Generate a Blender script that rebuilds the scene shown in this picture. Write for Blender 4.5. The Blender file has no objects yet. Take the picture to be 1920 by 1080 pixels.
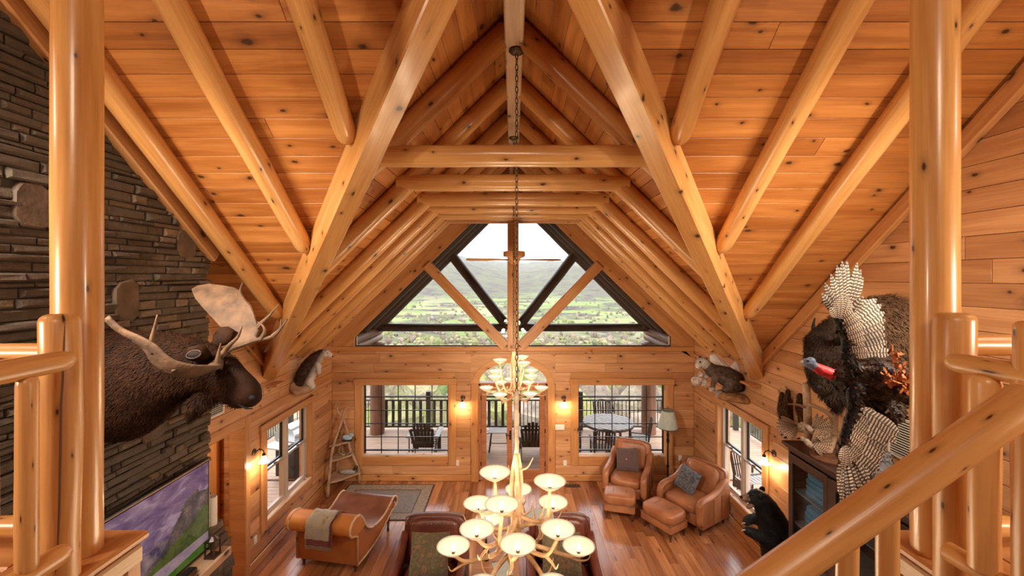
import bpy, bmesh, math, random
import numpy as np
from mathutils import Vector, Matrix, noise

sc = bpy.context.scene
COL = sc.collection
rnd = random.Random(7)

# ---------------------------------------------------------------- camera
F, VX, VY, H = 800.0, 962.0, 520.0, 4.39      # focal length and vanishing point in px of a 1920x1080 frame, eye height
cam = bpy.data.cameras.new('camera'); camo = bpy.data.objects.new('camera', cam); COL.objects.link(camo)
camo.location = (0, 0, H); camo.rotation_euler = (math.pi/2, 0, 0)
cam.sensor_width = 36; cam.lens = F/1920*36
cam.shift_x = -(VX-960)/1920; cam.shift_y = (VY-540)/1920
cam.clip_start = 0.05; cam.clip_end = 20000
sc.camera = camo

# ---------------------------------------------------------------- sky, sun, fill lights, exposure
w = bpy.data.worlds.new('sky'); sc.world = w; w.use_nodes = True
nt = w.node_tree; nt.nodes.clear()
wo = nt.nodes.new('ShaderNodeOutputWorld'); bg = nt.nodes.new('ShaderNodeBackground')
bg.inputs['Color'].default_value = (0.93, 0.95, 1.0, 1); bg.inputs['Strength'].default_value = 3.9
nt.links.new(bg.outputs[0], wo.inputs[0])

def lamp(kind, name, loc, power, color, size=0.1, target=None, size_y=None, spread=None):
    l = bpy.data.lights.new(name, kind); l.energy = power; l.color = color
    o = bpy.data.objects.new(name, l); COL.objects.link(o); o.location = loc
    if kind == 'AREA':
        l.size = size
        if size_y: l.shape = 'RECTANGLE'; l.size_y = size_y
        if spread: l.spread = spread
    elif kind == 'SUN': l.angle = size
    else: l.shadow_soft_size = size
    if target is not None:
        d = Vector(target) - Vector(loc); o.rotation_euler = d.to_track_quat('-Z', 'Y').to_euler()
    return o
WARM = (1.0, 0.80, 0.58)
lamp('SUN', 'sun', (0, -30, 40), 2.2, (1.0, 0.95, 0.88), math.radians(6), (-6, 10, 0))
for s in (-1, 1):      # the loft's wall lamps beside the photographer, and an added fill for the bay
    lamp('AREA', 'loft_wall_light', (s*3.55, 0.5, 4.3), 62, WARM, 0.22, (s*-0.3, 4.6, 6.2))
    lamp('AREA', 'bay_fill_light', (s*3.3, 1.5, 5.6), 85, (1.0, 0.86, 0.70), 0.7, (s*0.6, 7.6, 1.2), None, math.radians(85))  # unseen fill without a fixture, added to brighten the bay
sc.view_settings.view_transform = 'Standard'; sc.view_settings.look = 'None'
sc.view_settings.gamma = 1; sc.view_settings.use_curve_mapping = False
lamp('AREA', 'post_fill_light', (0, -2.6, 6.6), 110, WARM, 1.2, (0, 0.5, 3.0))  # added fill behind the camera, unseen, to lift the posts and rails
sc.view_settings.exposure = 0.0
try:
    sc.cycles.use_denoising = True
    sc.cycles.max_bounces = 7; sc.cycles.diffuse_bounces = 5; sc.cycles.volume_bounces = 0; sc.cycles.glossy_bounces = 3; sc.cycles.transparent_max_bounces = 12
    sc.cycles.sample_clamp_indirect = 6; sc.cycles.caustics_reflective = False; sc.cycles.caustics_refractive = False
except Exception: pass

def P(px, py, Y): return Vector(((px-VX)/F*Y, Y, H-(py-VY)/F*Y))
def PX(px, py, X):                       # the point on the plane x = X seen at a pixel
    Y = X*F/(px-VX); return Vector((X, Y, H-(py-VY)/F*Y))
def PF(px, py, z=0.0):                   # the point at height z seen at a pixel
    Y = (H-z)*F/(py-VY); return Vector(((px-VX)/F*Y, Y, z))

# ---------------------------------------------------------------- materials
MATS = {}
def new_mat(name):
    m = bpy.data.materials.new(name); m.use_nodes = True
    b = m.node_tree.nodes['Principled BSDF']; MATS[name] = m
    return m, m.node_tree, b
def N(t, kind, **kw):
    n = t.nodes.new(kind)
    for k, v in kw.items():
        if k in n.inputs: n.inputs[k].default_value = v
        else: setattr(n, k, v)
    return n
def ramp(t, src, stops):
    r = t.nodes.new('ShaderNodeValToRGB'); e = r.color_ramp.elements
    while len(e) < len(stops): e.new(0.5)
    for i, (p, c) in enumerate(stops):
        e[i].position = p; e[i].color = (*c, 1) if len(c) == 3 else c
    t.links.new(src, r.inputs[0]); return r
def mixc(t, fac, a, b, mode='MIX'):
    m = t.nodes.new('ShaderNodeMix'); m.data_type = 'RGBA'; m.blend_type = mode
    for i, v in ((0, fac), (6, a), (7, b)):
        if hasattr(v, 'links'): t.links.new(v, m.inputs[i])
        elif i == 0: m.inputs[0].default_value = v
        else: m.inputs[i].default_value = (*v, 1)
    return m.outputs[2]
def vmath(t, op, a, b):
    m = t.nodes.new('ShaderNodeVectorMath'); m.operation = op
    for i, v in enumerate((a, b)):
        if hasattr(v, 'links'): t.links.new(v, m.inputs[i])
        else: m.inputs[i].default_value = v
    return m.outputs[0]
def fmath(t, op, a, b=0.0):
    m = t.nodes.new('ShaderNodeMath'); m.operation = op
    for i, v in enumerate((a, b)):
        if hasattr(v, 'links'): t.links.new(v, m.inputs[i])
        else: m.inputs[i].default_value = v
    return m.outputs[0]
def coords(t, rand=40.0):
    tc = t.nodes.new('ShaderNodeTexCoord')
    if not rand: return tc.outputs['Object'], None
    oi = t.nodes.new('ShaderNodeObjectInfo')
    v = t.nodes.new('ShaderNodeCombineXYZ')
    for i, k in enumerate((1.0, 0.37, 0.61)):
        t.links.new(fmath(t, 'MULTIPLY', oi.outputs['Random'], rand*k), v.inputs[i])
    return vmath(t, 'ADD', tc.outputs['Object'], v.outputs[0]), oi.outputs['Random']

def wood(name, light, dark, knot=(0.06, 0.02, 0.008), rough=0.34, vary=0.22, knots=True, kscale=(2.6, 4.6), bump=0.12, streak=0.5, coat=0.0, round_=False, kfrac=0.42):
    """Varnished pine: local x is the grain."""
    m, t, b = new_mat(name)
    co, r = coords(t); tcobj = t.nodes.new('ShaderNodeTexCoord').outputs['Object']
    n1 = N(t, 'ShaderNodeTexNoise', Scale=1.0, Detail=4.0, Distortion=0.6)
    t.links.new(vmath(t, 'MULTIPLY', co, (0.8, 9, 9)), n1.inputs['Vector'])
    n2 = N(t, 'ShaderNodeTexNoise', Scale=1.0, Detail=6.0)
    t.links.new(vmath(t, 'MULTIPLY', co, (2.5, 70, 70)), n2.inputs['Vector'])
    base = ramp(t, n1.outputs[0], [(0.28, dark), (0.62, light), (0.85, tuple(min(1, c*1.12) for c in light))]).outputs[0]
    fine = ramp(t, n2.outputs[0], [(0.3, (0.72, 0.66, 0.6)), (0.6, (1, 1, 1))]).outputs[0]
    c = mixc(t, streak, base, fine, 'MULTIPLY')
    if vary:
        vr = ramp(t, r, [(0.0, (1-vary, 1-vary*1.35, 1-vary*1.6)), (0.5, (1, 1, 1)), (1.0, (1+vary*0.5,)*3)]).outputs[0]
        c = mixc(t, 1.0, c, vr, 'MULTIPLY')
    if knots:
        sp = t.nodes.new('ShaderNodeSeparateXYZ'); t.links.new(tcobj, sp.inputs[0])
        cv = t.nodes.new('ShaderNodeCombineXYZ')
        sh = fmath(t, 'MULTIPLY', r, 53.0)
        t.links.new(fmath(t, 'ADD', fmath(t, 'MULTIPLY', sp.outputs[0], kscale[0]), sh), cv.inputs[0])
        if round_:     # peeled logs: unroll the surface
            vv = fmath(t, 'MULTIPLY', fmath(t, 'ARCTAN2', sp.outputs[1], sp.outputs[2]), 0.11)
        else: vv = fmath(t, 'ADD', sp.outputs[1], sp.outputs[2])
        t.links.new(fmath(t, 'ADD', fmath(t, 'MULTIPLY', vv, kscale[1]), sh), cv.inputs[1])
        nd = N(t, 'ShaderNodeTexNoise', Scale=14.0, Detail=2.0); t.links.new(co, nd.inputs['Vector'])
        wob = vmath(t, 'MULTIPLY', vmath(t, 'SUBTRACT', nd.outputs['Color'], (0.5, 0.5, 0.5)), (0.12, 0.12, 0.0))
        vo = N(t, 'ShaderNodeTexVoronoi', Scale=1.0); vo.feature = 'F1'; vo.voronoi_dimensions = '2D'
        t.links.new(vmath(t, 'ADD', cv.outputs[0], wob), vo.inputs['Vector'])
        sep = t.nodes.new('ShaderNodeSeparateColor'); t.links.new(vo.outputs['Color'], sep.inputs[0])
        size = fmath(t, 'ADD', fmath(t, 'MULTIPLY', sep.outputs[1], 1.5), 0.75)
        rp = ramp(t, fmath(t, 'MULTIPLY', vo.outputs['Distance'], size), [(0.045, (1, 1, 1)), (0.075, (0.85,)*3), (0.095, (0.45,)*3), (0.17, (0.2,)*3), (0.34, (0, 0, 0))]).outputs[0]
        on = fmath(t, 'GREATER_THAN', sep.outputs[0], 1-kfrac)
        c = mixc(t, fmath(t, 'MULTIPLY', rp, on), c, knot)
    t.links.new(c, b.inputs['Base Color'])
    b.inputs['Roughness'].default_value = rough
    if coat: b.inputs['Coat Weight'].default_value = coat; b.inputs['Coat Roughness'].default_value = 0.15
    if bump:
        bp = N(t, 'ShaderNodeBump', Strength=bump, Distance=0.01); t.links.new(n2.outputs[0], bp.inputs['Height'])
        t.links.new(bp.outputs[0], b.inputs['Normal'])
    return m

def plain(name, col, rough=0.5, metal=0.0, noise_amt=0.0, nscale=20.0, bump=0.0, bscale=60.0, spec=None, vary=0.0, sheen=0.0):
    m, t, b = new_mat(name)
    co, r = coords(t, 20.0)
    c = None
    if noise_amt:
        n = N(t, 'ShaderNodeTexNoise', Scale=nscale, Detail=5.0); t.links.new(co, n.inputs['Vector'])
        c = ramp(t, n.outputs[0], [(0.3, tuple(x*(1-noise_amt) for x in col)), (0.7, tuple(min(1, x*(1+noise_amt)) for x in col))]).outputs[0]
    if vary:
        vr = ramp(t, r, [(0.0, (1-vary,)*3), (1.0, (1+vary,)*3)]).outputs[0]
        c = mixc(t, 1.0, c if c is not None else col, vr, 'MULTIPLY')
    if c is not None: t.links.new(c, b.inputs['Base Color'])
    else: b.inputs['Base Color'].default_value = (*col, 1)
    b.inputs['Roughness'].default_value = rough; b.inputs['Metallic'].default_value = metal
    if spec is not None: b.inputs['Specular IOR Level'].default_value = spec
    if sheen: b.inputs['Sheen Weight'].default_value = sheen
    if bump:
        n = N(t, 'ShaderNodeTexNoise', Scale=bscale, Detail=4.0); t.links.new(co, n.inputs['Vector'])
        bp = N(t, 'ShaderNodeBump', Strength=bump, Distance=0.01); t.links.new(n.outputs[0], bp.inputs['Height'])
        t.links.new(bp.outputs[0], b.inputs['Normal'])
    return m
def glow(name, col, strength, base=(0.9, 0.85, 0.75)):
    m, t, b = new_mat(name)
    b.inputs['Base Color'].default_value = (*base, 1); b.inputs['Emission Color'].default_value = (*col, 1)
    b.inputs['Emission Strength'].default_value = strength; b.inputs['Roughness'].default_value = 0.4
    return m
def window_glass(name, tint=(1, 1, 1), gloss=0.06):
    m, t, b = new_mat(name)
    t.nodes.remove(b)
    tr = t.nodes.new('ShaderNodeBsdfTransparent'); tr.inputs[0].default_value = (*tint, 1)
    gl = N(t, 'ShaderNodeBsdfGlossy', Roughness=0.02)
    g = t.nodes.new('ShaderNodeNewGeometry'); d = t.nodes.new('ShaderNodeVectorMath'); d.operation = 'DOT_PRODUCT'
    t.links.new(g.outputs['Incoming'], d.inputs[0]); t.links.new(g.outputs['Normal'], d.inputs[1])
    c1 = fmath(t, 'SUBTRACT', 1.0, fmath(t, 'ABSOLUTE', d.outputs['Value']))
    fac = fmath(t, 'ADD', fmath(t, 'MULTIPLY', fmath(t, 'POWER', c1, 5.0), 0.5), 0.02)
    mx = t.nodes.new('ShaderNodeMixShader')
    t.links.new(fac, mx.inputs[0]); t.links.new(tr.outputs[0], mx.inputs[1]); t.links.new(gl.outputs[0], mx.inputs[2])
    t.links.new(mx.outputs[0], t.nodes['Material Output'].inputs[0])
    return m

wood('ceiling_pine', (0.56, 0.235, 0.065), (0.37, 0.125, 0.028), rough=0.40, vary=0.26)
wood('log_pine', (0.68, 0.365, 0.13), (0.53, 0.24, 0.068), rough=0.30, vary=0.12, kscale=(3.0, 6), bump=0.06, coat=0.35, round_=True, kfrac=0.3)
wood('rail_pine', (0.70, 0.39, 0.15), (0.54, 0.25, 0.075), rough=0.33, vary=0.12, kscale=(5.0, 9), bump=0.08, round_=True, kfrac=0.3)
wood('wall_pine', (0.63, 0.345, 0.165), (0.47, 0.215, 0.088), rough=0.40)
wood('trim_pine', (0.62, 0.31, 0.12), (0.48, 0.20, 0.065), rough=0.36, vary=0.1)
wood('ridge_pine', (0.70, 0.50, 0.33), (0.56, 0.37, 0.22), rough=0.4, vary=0.05)
wood('floor_wood', (0.50, 0.225, 0.095), (0.27, 0.10, 0.037), rough=0.2, vary=0.42, kscale=(1.2, 7), bump=0.05, coat=0.3, kfrac=0.25)
wood('deck_wood', (0.50, 0.34, 0.24), (0.38, 0.25, 0.17), rough=0.6, vary=0.1, knots=False)
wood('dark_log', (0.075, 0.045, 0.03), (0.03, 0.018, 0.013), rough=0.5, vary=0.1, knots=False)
wood('brown_log', (0.20, 0.09, 0.045), (0.11, 0.045, 0.022), rough=0.5, vary=0.1, knots=False)
wood('espresso_wood', (0.065, 0.032, 0.024), (0.032, 0.015, 0.012), rough=0.3, vary=0.1, knots=False)
wood('turned_wood', (0.10, 0.035, 0.016), (0.05, 0.016, 0.008), rough=0.25, vary=0.1, knots=False)
wood('drift_wood', (0.52, 0.36, 0.24), (0.30, 0.18, 0.11), rough=0.6, vary=0.1, knots=False, bump=0.4)
wood('door_wood', (0.50, 0.20, 0.085), (0.36, 0.125, 0.045), rough=0.35, vary=0.08, knots=False)
plain('gap_dark', (0.10, 0.04, 0.015), 0.8)
plain('black_metal', (0.012, 0.011, 0.010), 0.35, 0.3)
plain('bronze', (0.10, 0.065, 0.04), 0.4, 0.8)
plain('plastic_white', (0.78, 0.74, 0.68), 0.4)
window_glass('window_glass')

# ---------------------------------------------------------------- mesh helpers
def tag(o, label=None, cat=None, group=None, kind=None):
    if label: o['label'] = label
    if cat: o['category'] = cat
    if group: o['group'] = group
    if kind: o['kind'] = kind
    return o
def thing(name, label, cat, loc=(0, 0, 0), rotz=0.0, group=None):
    o = bpy.data.objects.new(name, None); COL.objects.link(o)
    o.empty_display_size = 0.1; o.location = loc; o.rotation_euler = (0, 0, rotz)
    return tag(o, label, cat, group)
def link(name, me, mat, parent=None, M=None):
    if mat is not None and not me.materials: me.materials.append(MATS[mat])
    o = bpy.data.objects.new(name, me); COL.objects.link(o)
    if M is not None: o.matrix_world = M
    if parent is not None:
        o.parent = parent
        if M is not None: o.matrix_local = M
    return o
def smooth(me, angle=None):
    me.polygons.foreach_set('use_smooth', [True]*len(me.polygons))
    if angle is not None:
        me.set_sharp_from_angle(angle=math.radians(angle))
def mk(name, verts, faces, mat, parent=None, M=None, sm=None, off=None):
    """One mesh object. off: world verts are shifted by it (a thing's base)."""
    if off is not None: verts = [Vector(v)-Vector(off) for v in verts]
    me = bpy.data.meshes.new(name); me.from_pydata([tuple(v) for v in verts], [], faces); me.update()
    if sm is not None: smooth(me, None if sm is True else sm)
    return link(name, me, mat, parent, M)
def frame(p0, p1, up=None):
    """Matrix whose x runs p0->p1, origin p0."""
    x = (Vector(p1)-Vector(p0)).normalized()
    u = Vector(up) if up else (Vector((0, 0, 1)) if abs(x.z) < 0.9 else Vector((0, 1, 0)))
    y = u.cross(x).normalized(); z = x.cross(y)
    M = Matrix((x, y, z)).transposed().to_4x4(); M.translation = Vector(p0); return M

class MB:
    """Collects shapes for ONE mesh object."""
    def __init__(s): s.v = []; s.f = []
    def add(s, verts, faces, M=None):
        o = len(s.v); s.v += [tuple(M @ Vector(v)) if M is not None else tuple(v) for v in verts]
        s.f += [tuple(i+o for i in f) for f in faces]; return s
    def box(s, c, d, M=None, bev=0.0, rz=0.0):
        x, y, z = d[0]/2, d[1]/2, d[2]/2
        R = Matrix.Translation(Vector(c)) @ Matrix.Rotation(rz, 4, 'Z')
        if M is not None: R = M @ R
        if bev <= 0:
            vs = [(i, j, k) for i in (-x, x) for j in (-y, y) for k in (-z, z)]
            fs = [(0, 1, 3, 2), (4, 6, 7, 5), (0, 4, 5, 1), (2, 3, 7, 6), (0, 2, 6, 4), (1, 5, 7, 3)]
            return s.add(vs, fs, R)
        b = min(bev, x*0.95, y*0.95, z*0.95)
        bm = bmesh.new(); bmesh.ops.create_cube(bm, size=1)
        for v in bm.verts: v.co = (v.co.x*2*x, v.co.y*2*y, v.co.z*2*z)
        bmesh.ops.bevel(bm, geom=list(bm.edges), offset=b, segments=2, profile=0.6, affect='EDGES')
        bm.verts.index_update()
        vs = [v.co.copy() for v in bm.verts]; fs = [[v.index for v in f.verts] for f in bm.faces]; bm.free()
        return s.add(vs, fs, R)
    def tube(s, pts, rad, n=8, cap=True, flat=None, up=None):
        """Loft along points; rad: float, list of floats or list of (a, b) half axes (side, up)."""
        pts = [Vector(p) for p in pts]; k = len(pts)
        if not isinstance(rad, (list, tuple)): rad = [rad]*k
        prev = None; o = len(s.v)
        for i, p in enumerate(pts):
            d = (pts[min(i+1, k-1)]-pts[max(i-1, 0)])
            d = d.normalized() if d.length > 1e-9 else Vector((0, 0, 1))
            if up is not None: a = Vector(up).cross(d)
            elif prev is None: a = (Vector((0, 0, 1)) if abs(d.z) < 0.9 else Vector((0, 1, 0))).cross(d)
            else: a = prev - d*prev.dot(d)
            if a.length < 1e-6: a = Vector((1, 0, 0)).cross(d)
            a.normalize(); prev = a; c = d.cross(a)
            r = rad[i]; ra, rb = (r, r) if not isinstance(r, (list, tuple)) else r
            for j in range(n):
                t = 2*math.pi*j/n
                s.v.append(tuple(p + a*(ra*math.cos(t)) + c*(rb*math.sin(t))))
        for i in range(k-1):
            for j in range(n):
                j2 = (j+1) % n
                s.f.append((o+i*n+j, o+i*n+j2, o+(i+1)*n+j2, o+(i+1)*n+j))
        if cap:
            s.f.append(tuple(o+j for j in reversed(range(n)))); s.f.append(tuple(o+(k-1)*n+j for j in range(n)))
        return s
    def lathe(s, prof, c=(0, 0, 0), n=20, M=None, cap=False):
        o = len(s.v); c = Vector(c)
        for r, z in prof:
            for j in range(n):
                t = 2*math.pi*j/n; v = Vector((r*math.cos(t), r*math.sin(t), z)) + c
                s.v.append(tuple(M @ v) if M is not None else tuple(v))
        for i in range(len(prof)-1):
            for j in range(n):
                j2 = (j+1) % n
                s.f.append((o+i*n+j, o+i*n+j2, o+(i+1)*n+j2, o+(i+1)*n+j))
        if cap:
            s.f.append(tuple(o+j for j in reversed(range(n)))); s.f.append(tuple(o+(len(prof)-1)*n+j for j in range(n)))
        return s
    def ball(s, c, r, n=10, m=7, M=None):
        r = r if isinstance(r, (list, tuple)) else (r, r, r); o = len(s.v); c = Vector(c)
        for i in range(m+1):
            ph = math.pi*i/m
            for j in range(n):
                t = 2*math.pi*j/n
                v = Vector((r[0]*math.sin(ph)*math.cos(t), r[1]*math.sin(ph)*math.sin(t), r[2]*math.cos(ph)))
                s.v.append(tuple((M @ v if M is not None else v) + c))
        for i in range(m):
            for j in range(n):
                j2 = (j+1) % n
                s.f.append((o+i*n+j, o+(i+1)*n+j, o+(i+1)*n+j2, o+i*n+j2))
        return s
    def prism(s, poly, h0, h1, axis='z', M=None):
        """Closed outline (2-D) extruded along an axis: z->(x,y), y->(x,z), x->(y,z)."""
        def q(p, h): return (p[0], p[1], h) if axis == 'z' else (p[0], h, p[1]) if axis == 'y' else (h, p[0], p[1])
        n = len(poly)
        return s.add([q(p, h0) for p in poly]+[q(p, h1) for p in poly],
                     [tuple(reversed(range(n))), tuple(range(n, 2*n))]+[(i, (i+1) % n, n+(i+1) % n, n+i) for i in range(n)], M)
    def obj(s, name, mat, parent=None, M=None, sm=None, off=None):
        return mk(name, s.v, s.f, mat, parent, M, sm, off)

def board(name, q, mat, parent, th=0.022, gap=0.0022, ch=0.0022, into=None):
    """A plank from a flat quad a,b,c,d (its visible face; a->b is the grain). into: direction the room lies in."""
    a, b, c, d = [Vector(p) for p in q]
    x = ((b-a)+(c-d)).normalized()
    n = (b-a).cross(d-a)
    if n.length < 1e-9: n = (c-b).cross(d-c)
    n.normalize()
    if into is not None and n.dot(Vector(into)) < 0: n = -n
    y = n.cross(x).normalized(); cen = (a+b+c+d)/4
    M = Matrix((x, y, n)).transposed().to_4x4(); M.translation = cen
    loc = [Vector(((p-cen).dot(x), (p-cen).dot(y))) for p in (a, b, c, d)]
    ar = sum(loc[i].x*loc[(i+1) % 4].y-loc[(i+1) % 4].x*loc[i].y for i in range(4))
    if ar < 0: loc.reverse()
    def ins(k): return [Vector((p.x-math.copysign(min(k, abs(p.x)*0.9), p.x), p.y-math.copysign(min(k, abs(p.y)*0.9), p.y))) for p in loc]
    o, i = ins(gap), ins(gap+ch)
    vs = [(p.x, p.y, -th) for p in o]+[(p.x, p.y, -ch) for p in o]+[(p.x, p.y, 0) for p in i]
    fs = [(8, 9, 10, 11)]
    for k in range(4):
        k2 = (k+1) % 4
        fs += [(k, k2, 4+k2, 4+k), (4+k, 4+k2, 8+k2, 8+k)]
    return mk(name, vs, fs, mat, parent, M)
def log(name, p0, p1, r0, mat, parent=None, r1=None, n=14, seg=None, bumps=0.03, round0=0, round1=0, label=None, off=None):
    """A peeled log with slight swellings; local x is the grain. round0/round1: tapered, rounded ends of that length."""
    p0, p1 = Vector(p0), Vector(p1); L = (p1-p0).length; r1 = r0 if r1 is None else r1
    if off is not None: p0, p1 = p0-Vector(off), p1-Vector(off)
    seg = seg or max(4, int(L/0.22)); sd = rnd.random()*50
    xs = [L*i/seg for i in range(seg+1)]
    for rd, b in ((round0, 0), (round1, 1)):
        if rd: xs += [(rd*k if not b else L-rd*k) for k in (0.04, 0.2, 0.5, 1.0)]
    xs = sorted(set(xs)); vs = []; fs = []
    for x in xs:
        r = r0+(r1-r0)*x/L; f = 1.0
        if round0 and x < round0: f = min(f, math.sqrt(max(0.0, 1-((round0-x)/round0)**2))*0.5+0.5 if x > 0 else 0.32)
        if round1 and L-x < round1: f = min(f, math.sqrt(max(0.0, 1-((round1-(L-x))/round1)**2))*0.5+0.5 if L-x > 1e-6 else 0.32)
        oy, oz = noise.noise((x*1.3+sd, 0, 0))*r*bumps*2, noise.noise((x*1.3+sd, 9, 0))*r*bumps*2
        for j in range(n):
            t = 2*math.pi*j/n
            rr = r*f*(1+bumps*noise.noise((x*3.5+sd, math.cos(t)*1.5, math.sin(t)*1.5)))
            vs.append((x, oy+rr*math.cos(t), oz+rr*math.sin(t)))
    k = len(xs)
    for i in range(k-1):
        for j in range(n):
            j2 = (j+1) % n; fs.append((i*n+j, i*n+j2, (i+1)*n+j2, (i+1)*n+j))
    fs += [tuple(reversed(range(n))), tuple((k-1)*n+j for j in range(n))]
    o = mk(name, vs, fs, mat, parent, frame(p0, p1), 50)
    if label: o['label'] = label
    return o
def beam(name, p0, p1, wdt, hgt, mat, parent=None, up=None, ch=0.012, off=None):
    """A squared timber with chamfered edges; local x is the grain."""
    p0, p1 = Vector(p0), Vector(p1)
    if off is not None: p0, p1 = p0-Vector(off), p1-Vector(off)
    L = (p1-p0).length; y, z = wdt/2, hgt/2
    ring = [(-y+ch, -z), (y-ch, -z), (y, -z+ch), (y, z-ch), (y-ch, z), (-y+ch, z), (-y, z-ch), (-y, -z+ch)]
    vs = [(x, a, b) for x in (0, L) for a, b in ring]
    fs = [tuple(reversed(range(8))), tuple(range(8, 16))]+[(i, (i+1) % 8, 8+(i+1) % 8, 8+i) for i in range(8)]
    return mk(name, vs, fs, mat, parent, frame(p0, p1, up))
# ================================================================ THE SHELL
XW, YF, YB = 3.9, 9.2, -4.6          # half width, far wall, back wall
A, B = 4.30, 2.55                    # ceiling planes above eye: loft A - .825 y, bay B - .98 |x|
SA, SB = 0.825, 0.98
def zmain(y): return H + A - SA*y
def zbay(x): return H + B - SB*abs(x)
def xval(y): return (B - A + SA*y)/SB          # the valley line in plan
def yval(x): return (A - B + SB*abs(x))/SA
EAVE = zbay(XW); YE = yval(XW)
def struct(o, kind='structure'): o['kind'] = kind; return o
YR = -0.6                            # ridge of the loft roof, behind the photographer

# ---- ceiling
up = 0.035
m = MB()
for s in (-1, 1):
    ys = [YR, yval(0), YE]
    m.add([(0, YR, zmain(YR)+up), (s*XW, YR, zmain(YR)+up), (s*XW, YE, zmain(YE)+up), (0, yval(0), zmain(yval(0))+up)], [(0, 1, 2, 3)])
    m.add([(0, yval(0), zbay(0)+up), (s*XW, YE, EAVE+up), (s*XW, YF+.2, EAVE+up), (0, YF+.2, zbay(0)+up)], [(0, 1, 2, 3)])
m.add([(-XW, YR, zmain(YR)+up), (XW, YR, zmain(YR)+up), (XW, YB, zmain(YR)+SA*(YB-YR)+up), (-XW, YB, zmain(YR)+SA*(YB-YR)+up)], [(0, 1, 2, 3)])
ceiling = struct(m.obj('ceiling', 'ceiling_pine'))
ceiling['label'] = 'orange knotty pine plank cathedral ceiling with log rafters'
W = 0.185; dY = W*math.cos(math.atan(SA)); dX = W*math.cos(math.atan(SB))
y = 2.45
while y < YE-0.01:
    y2 = min(y+dY, YE)
    for s in (-1, 1):
        x0, x1 = max(0.05, xval(y)), max(0.05, xval(y2))
        cuts = [0, 1]
        if XW-x1 > 1.6 and rnd.random() < 0.3: cuts = [0, rnd.uniform(0.25, 0.75), 1]
        for c0, c1 in zip(cuts, cuts[1:]):
            a0, a1 = x0+(XW-x0)*c0, x0+(XW-x0)*c1
            b0, b1 = (x1+(XW-x1)*c0 if c0 == 0 else a0), a1
            board('ceiling_plank', [(s*a0, y, zmain(y)), (s*a1, y, zmain(y)), (s*b1, y2, zmain(y2)), (s*b0, y2, zmain(y2))], 'ceiling_pine', ceiling, into=(0, -0.6, -1))
    y = y2
x = 0.06
while x < XW-0.01:
    x2 = min(x+dX, XW)
    for s in (-1, 1):
        y0, y1 = yval(x), yval(x2)
        cuts = [0, rnd.uniform(0.3, 0.7), 1] if YF-y1 > 2.5 else [0, 1]
        for c0, c1 in zip(cuts, cuts[1:]):
            a0, a1 = y0+(YF-y0)*c0, y0+(YF-y0)*c1
            b0 = y1 if c0 == 0 else a0
            board('ceiling_plank', [(s*x, a0, zbay(x)), (s*x, a1, zbay(x)), (s*x2, a1, zbay(x2)), (s*x2, b0, zbay(x2))], 'ceiling_pine', ceiling, into=(-s*0.6, 0, -1))
    x = x2
# rafters of the loft roof (they die into the valley beams)
for s in (-1, 1):
    for xl in (0.70, 1.41, 2.29, 3.12):
        c = H+A-0.11; ye = yval(xl)-0.13
        log('rafter_log', (s*xl, 0.4, c-SA*0.4), (s*xl, ye, c-SA*ye), 0.108, 'log_pine', ceiling, r1=0.094, n=16, bumps=0.05, round1=0.12)
# rafters and collar ties of the bay
TIE_Y = [4.08, 5.22, 6.33, 7.07, 7.75, 8.35]
for ty in TIE_Y:
    xe = min(xval(ty)-0.06, XW-0.02)
    for s in (-1, 1):
        c = H+B-0.133
        log('rafter_log', (s*0.07, ty, c-SB*0.07), (s*xe, ty, c-SB*xe), 0.112, 'log_pine', ceiling, n=16, bumps=0.03)
    zt = H+1.15
    o = log('collar_tie', (-1.40, ty-0.03, zt), (1.40, ty-0.03, zt), 0.103, 'log_pine', ceiling, n=16, bumps=0.025)
beam('ridge_beam', (0.01, 1.6, H+2.2+0.19), (0.01, YF+0.1, H+2.2+0.19), 0.175, 0.38, 'ridge_pine', ceiling)
for s in (-1, 1):
    def vp(y): return Vector((s*(-1.79+SA*y)/SB, y, H+4.155-SA*y))
    beam('valley_beam', vp(2.05), vp(6.86), 0.20, 0.32, 'log_pine', ceiling)
    beam('wall_trim_beam', (s*(XW-0.035), 0.6, H+4.17-SA*0.6), (s*(XW-0.035), 6.72, H+4.17-SA*6.72), 0.075, 0.15, 'trim_pine', ceiling)
    beam('beam_shoe', (s*(XW-0.10), 6.70, H-1.71), (s*(XW-0.10), 6.98, H-1.71), 0.18, 0.035, 'trim_pine', ceiling)

# ---- far wall
def pieces(x0, x1, z0, z1, ops):
    xs = sorted({x0, x1, *[v for o in ops for v in o[:2] if x0 < v < x1]})
    out = []
    for a, b in zip(xs, xs[1:]):
        zz = z0; mid = (a+b)/2
        for o in sorted([o for o in ops if o[0] < mid < o[1]], key=lambda o: o[2]):
            if o[2] > zz: out.append((a, b, zz, o[2]))
            zz = max(zz, o[3])
        if zz < z1: out.append((a, b, zz, z1))
    return out
def row_segments(x0, x1, z0, z1, ops):
    segs = [(x0, x1)]
    for o in ops:
        if o[2] < z1-0.03 and o[3] > z0+0.03:
            n = []
            for a, b in segs:
                if o[1] <= a or o[0] >= b: n.append((a, b)); continue
                if o[0] > a+0.02: n.append((a, o[0]))
                if o[1] < b-0.02: n.append((o[1], b))
            segs = n
    out = []
    for a, b in segs:
        while b-a > 2.4:
            c = a+rnd.uniform(0.9, 2.1); out.append((a, c)); a = c
        out.append((a, b))
    return out
WZ0, WZ1 = 0.53, 2.07                # far windows
FW = [(-3.24, -1.40), (1.41, 3.28)]
DZ = 2.10; DW = 0.745; ARCH = 0.46   # door head, half width, transom rise
ops = [(a, b, WZ0, WZ1) for a, b in FW]+[(-DW, DW, 0, DZ+ARCH)]
m = MB()
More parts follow.
